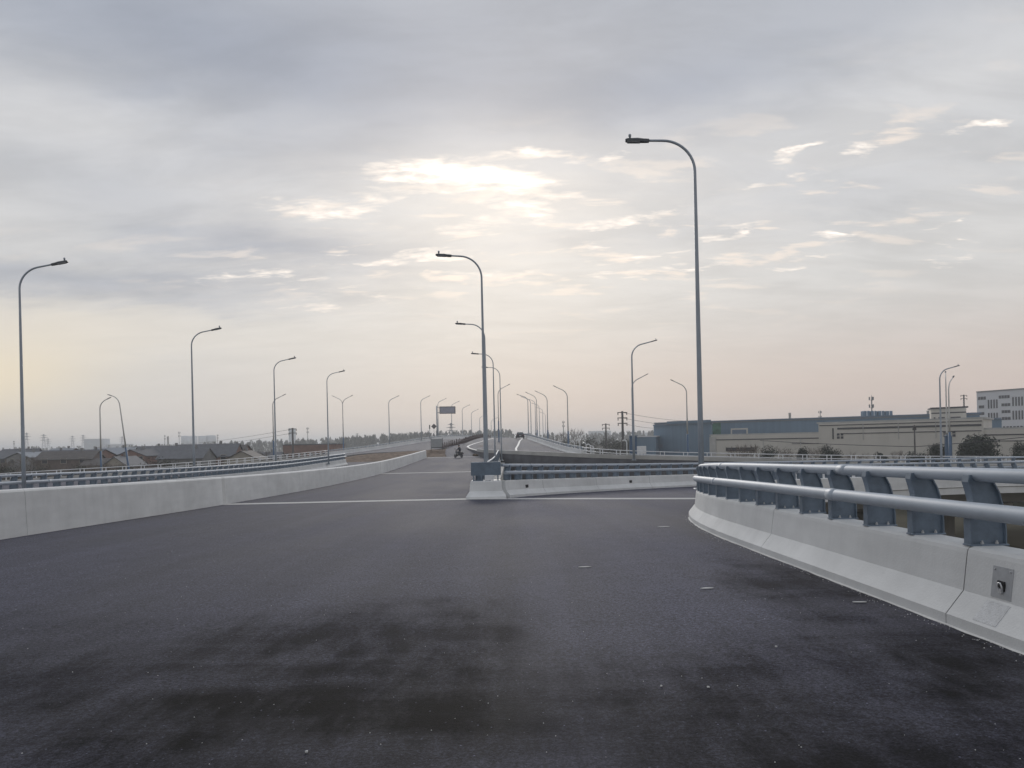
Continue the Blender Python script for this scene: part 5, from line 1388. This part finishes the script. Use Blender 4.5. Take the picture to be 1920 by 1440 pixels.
# scraps of paper, chips and grit on the asphalt
def scrap(label, px, py, w, d, rz):
    D = 826 - .022 * (px - 960)
    Y = 6.0
    for it in range(40): Y = (ZC - zroad(Y)) * F / max(5, py - D)
    q = ray(px, py, Y); rn = random.Random(int(px)); k = MB()
    pts = [(math.cos(a) * w * rn.uniform(.7, 1.1), math.sin(a) * d * rn.uniform(.7, 1.1)) for a in [i * PI / 4 for i in range(8)]]
    k.prism(pts, 0, .008, Matrix.Translation((q.x, Y, zroad(Y) - fall(q.x, Y) + .004)) @ Matrix.Rotation(rz, 4, 'Z'))
    tag(k.build('paper_scrap', M['debris']), label, 'litter', 'pale scraps on the asphalt')
scrap('largest pale scrap, a short white streak right of the centre of the asphalt', 1096, 1064, .10, .035, .05)
scrap('faint pale scrap to the right of the white streak, nearer the barrier', 1325, 1104, .08, .03, .1)
scrap('pale scrap near the right barrier nose, level with its toe', 1245, 986, .14, .05, 0)
scrap('pale strip on dark asphalt close to the middle of the near barrier toe', 1612, 1130, .09, .02, -.1)
scrap('small white scrap in the lower right of the asphalt', 1455, 1214, .011, .010, .4)
scrap('white chip lying low on the right half of the asphalt', 1328, 1290, .009, .010, .8)
scrap('tiny white chip left of the low right-hand chip', 1240, 1288, .008, .008, .2)
scrap('white chip in the lower left of the asphalt', 575, 1412, .009, .009, .2)
rn = random.Random(9); k = MB()
for i in range(520):
    u = rn.random(); Y = 2.6 + 24 * u * u; x = rn.uniform(-.72 * Y, min(.75 * Y, inner_x(Y) - .1)); x = max(x, -11.0)
    s = rn.uniform(.002, .005); z = zroad(Y) - fall(x, Y); p = Vector((x, Y, z))
    k.add([p + Vector((s, 0, 0)), p + Vector((-s * .5, s, 0)), p + Vector((-s * .6, -s, 0)), p + Vector((0, 0, s * 1.2))], [(0, 1, 3), (1, 2, 3), (2, 0, 3)])
# grit swept against the barrier foot
for i in range(420):
    Y = 4 + 17 * rn.random(); x = inner_x(Y) - abs(rn.gauss(0, .07)); s = rn.uniform(.002, .007); p = Vector((x, Y, zroad(Y) - fall(x, Y)))
    k.add([p + Vector((s, 0, 0)), p + Vector((-s * .5, s, 0)), p + Vector((-s * .6, -s, 0)), p + Vector((0, 0, s * 1.2))], [(0, 1, 3), (1, 2, 3), (2, 0, 3)])
tag(k.build('grit', M['joint_pale']), 'pale stone grit scattered over the new asphalt', 'grit', kind='stuff')
k = MB(); rings = []
for i in range(60):
    Y = 3 + 17 * i / 59; x = inner_x(Y); w = .012 + .018 * abs(math.sin(i * 1.7)) * abs(math.sin(i * .37)); z = zroad(Y) - fall(x, Y)
    rings.append([(x - w, Y, z + .003), (x + .02, Y, z + .003), (x + .02, Y, z + .012), (x - w * .6, Y, z + .010)])
k.loft(rings); struct(k.build('kerb_mortar', M['joint_pale']))
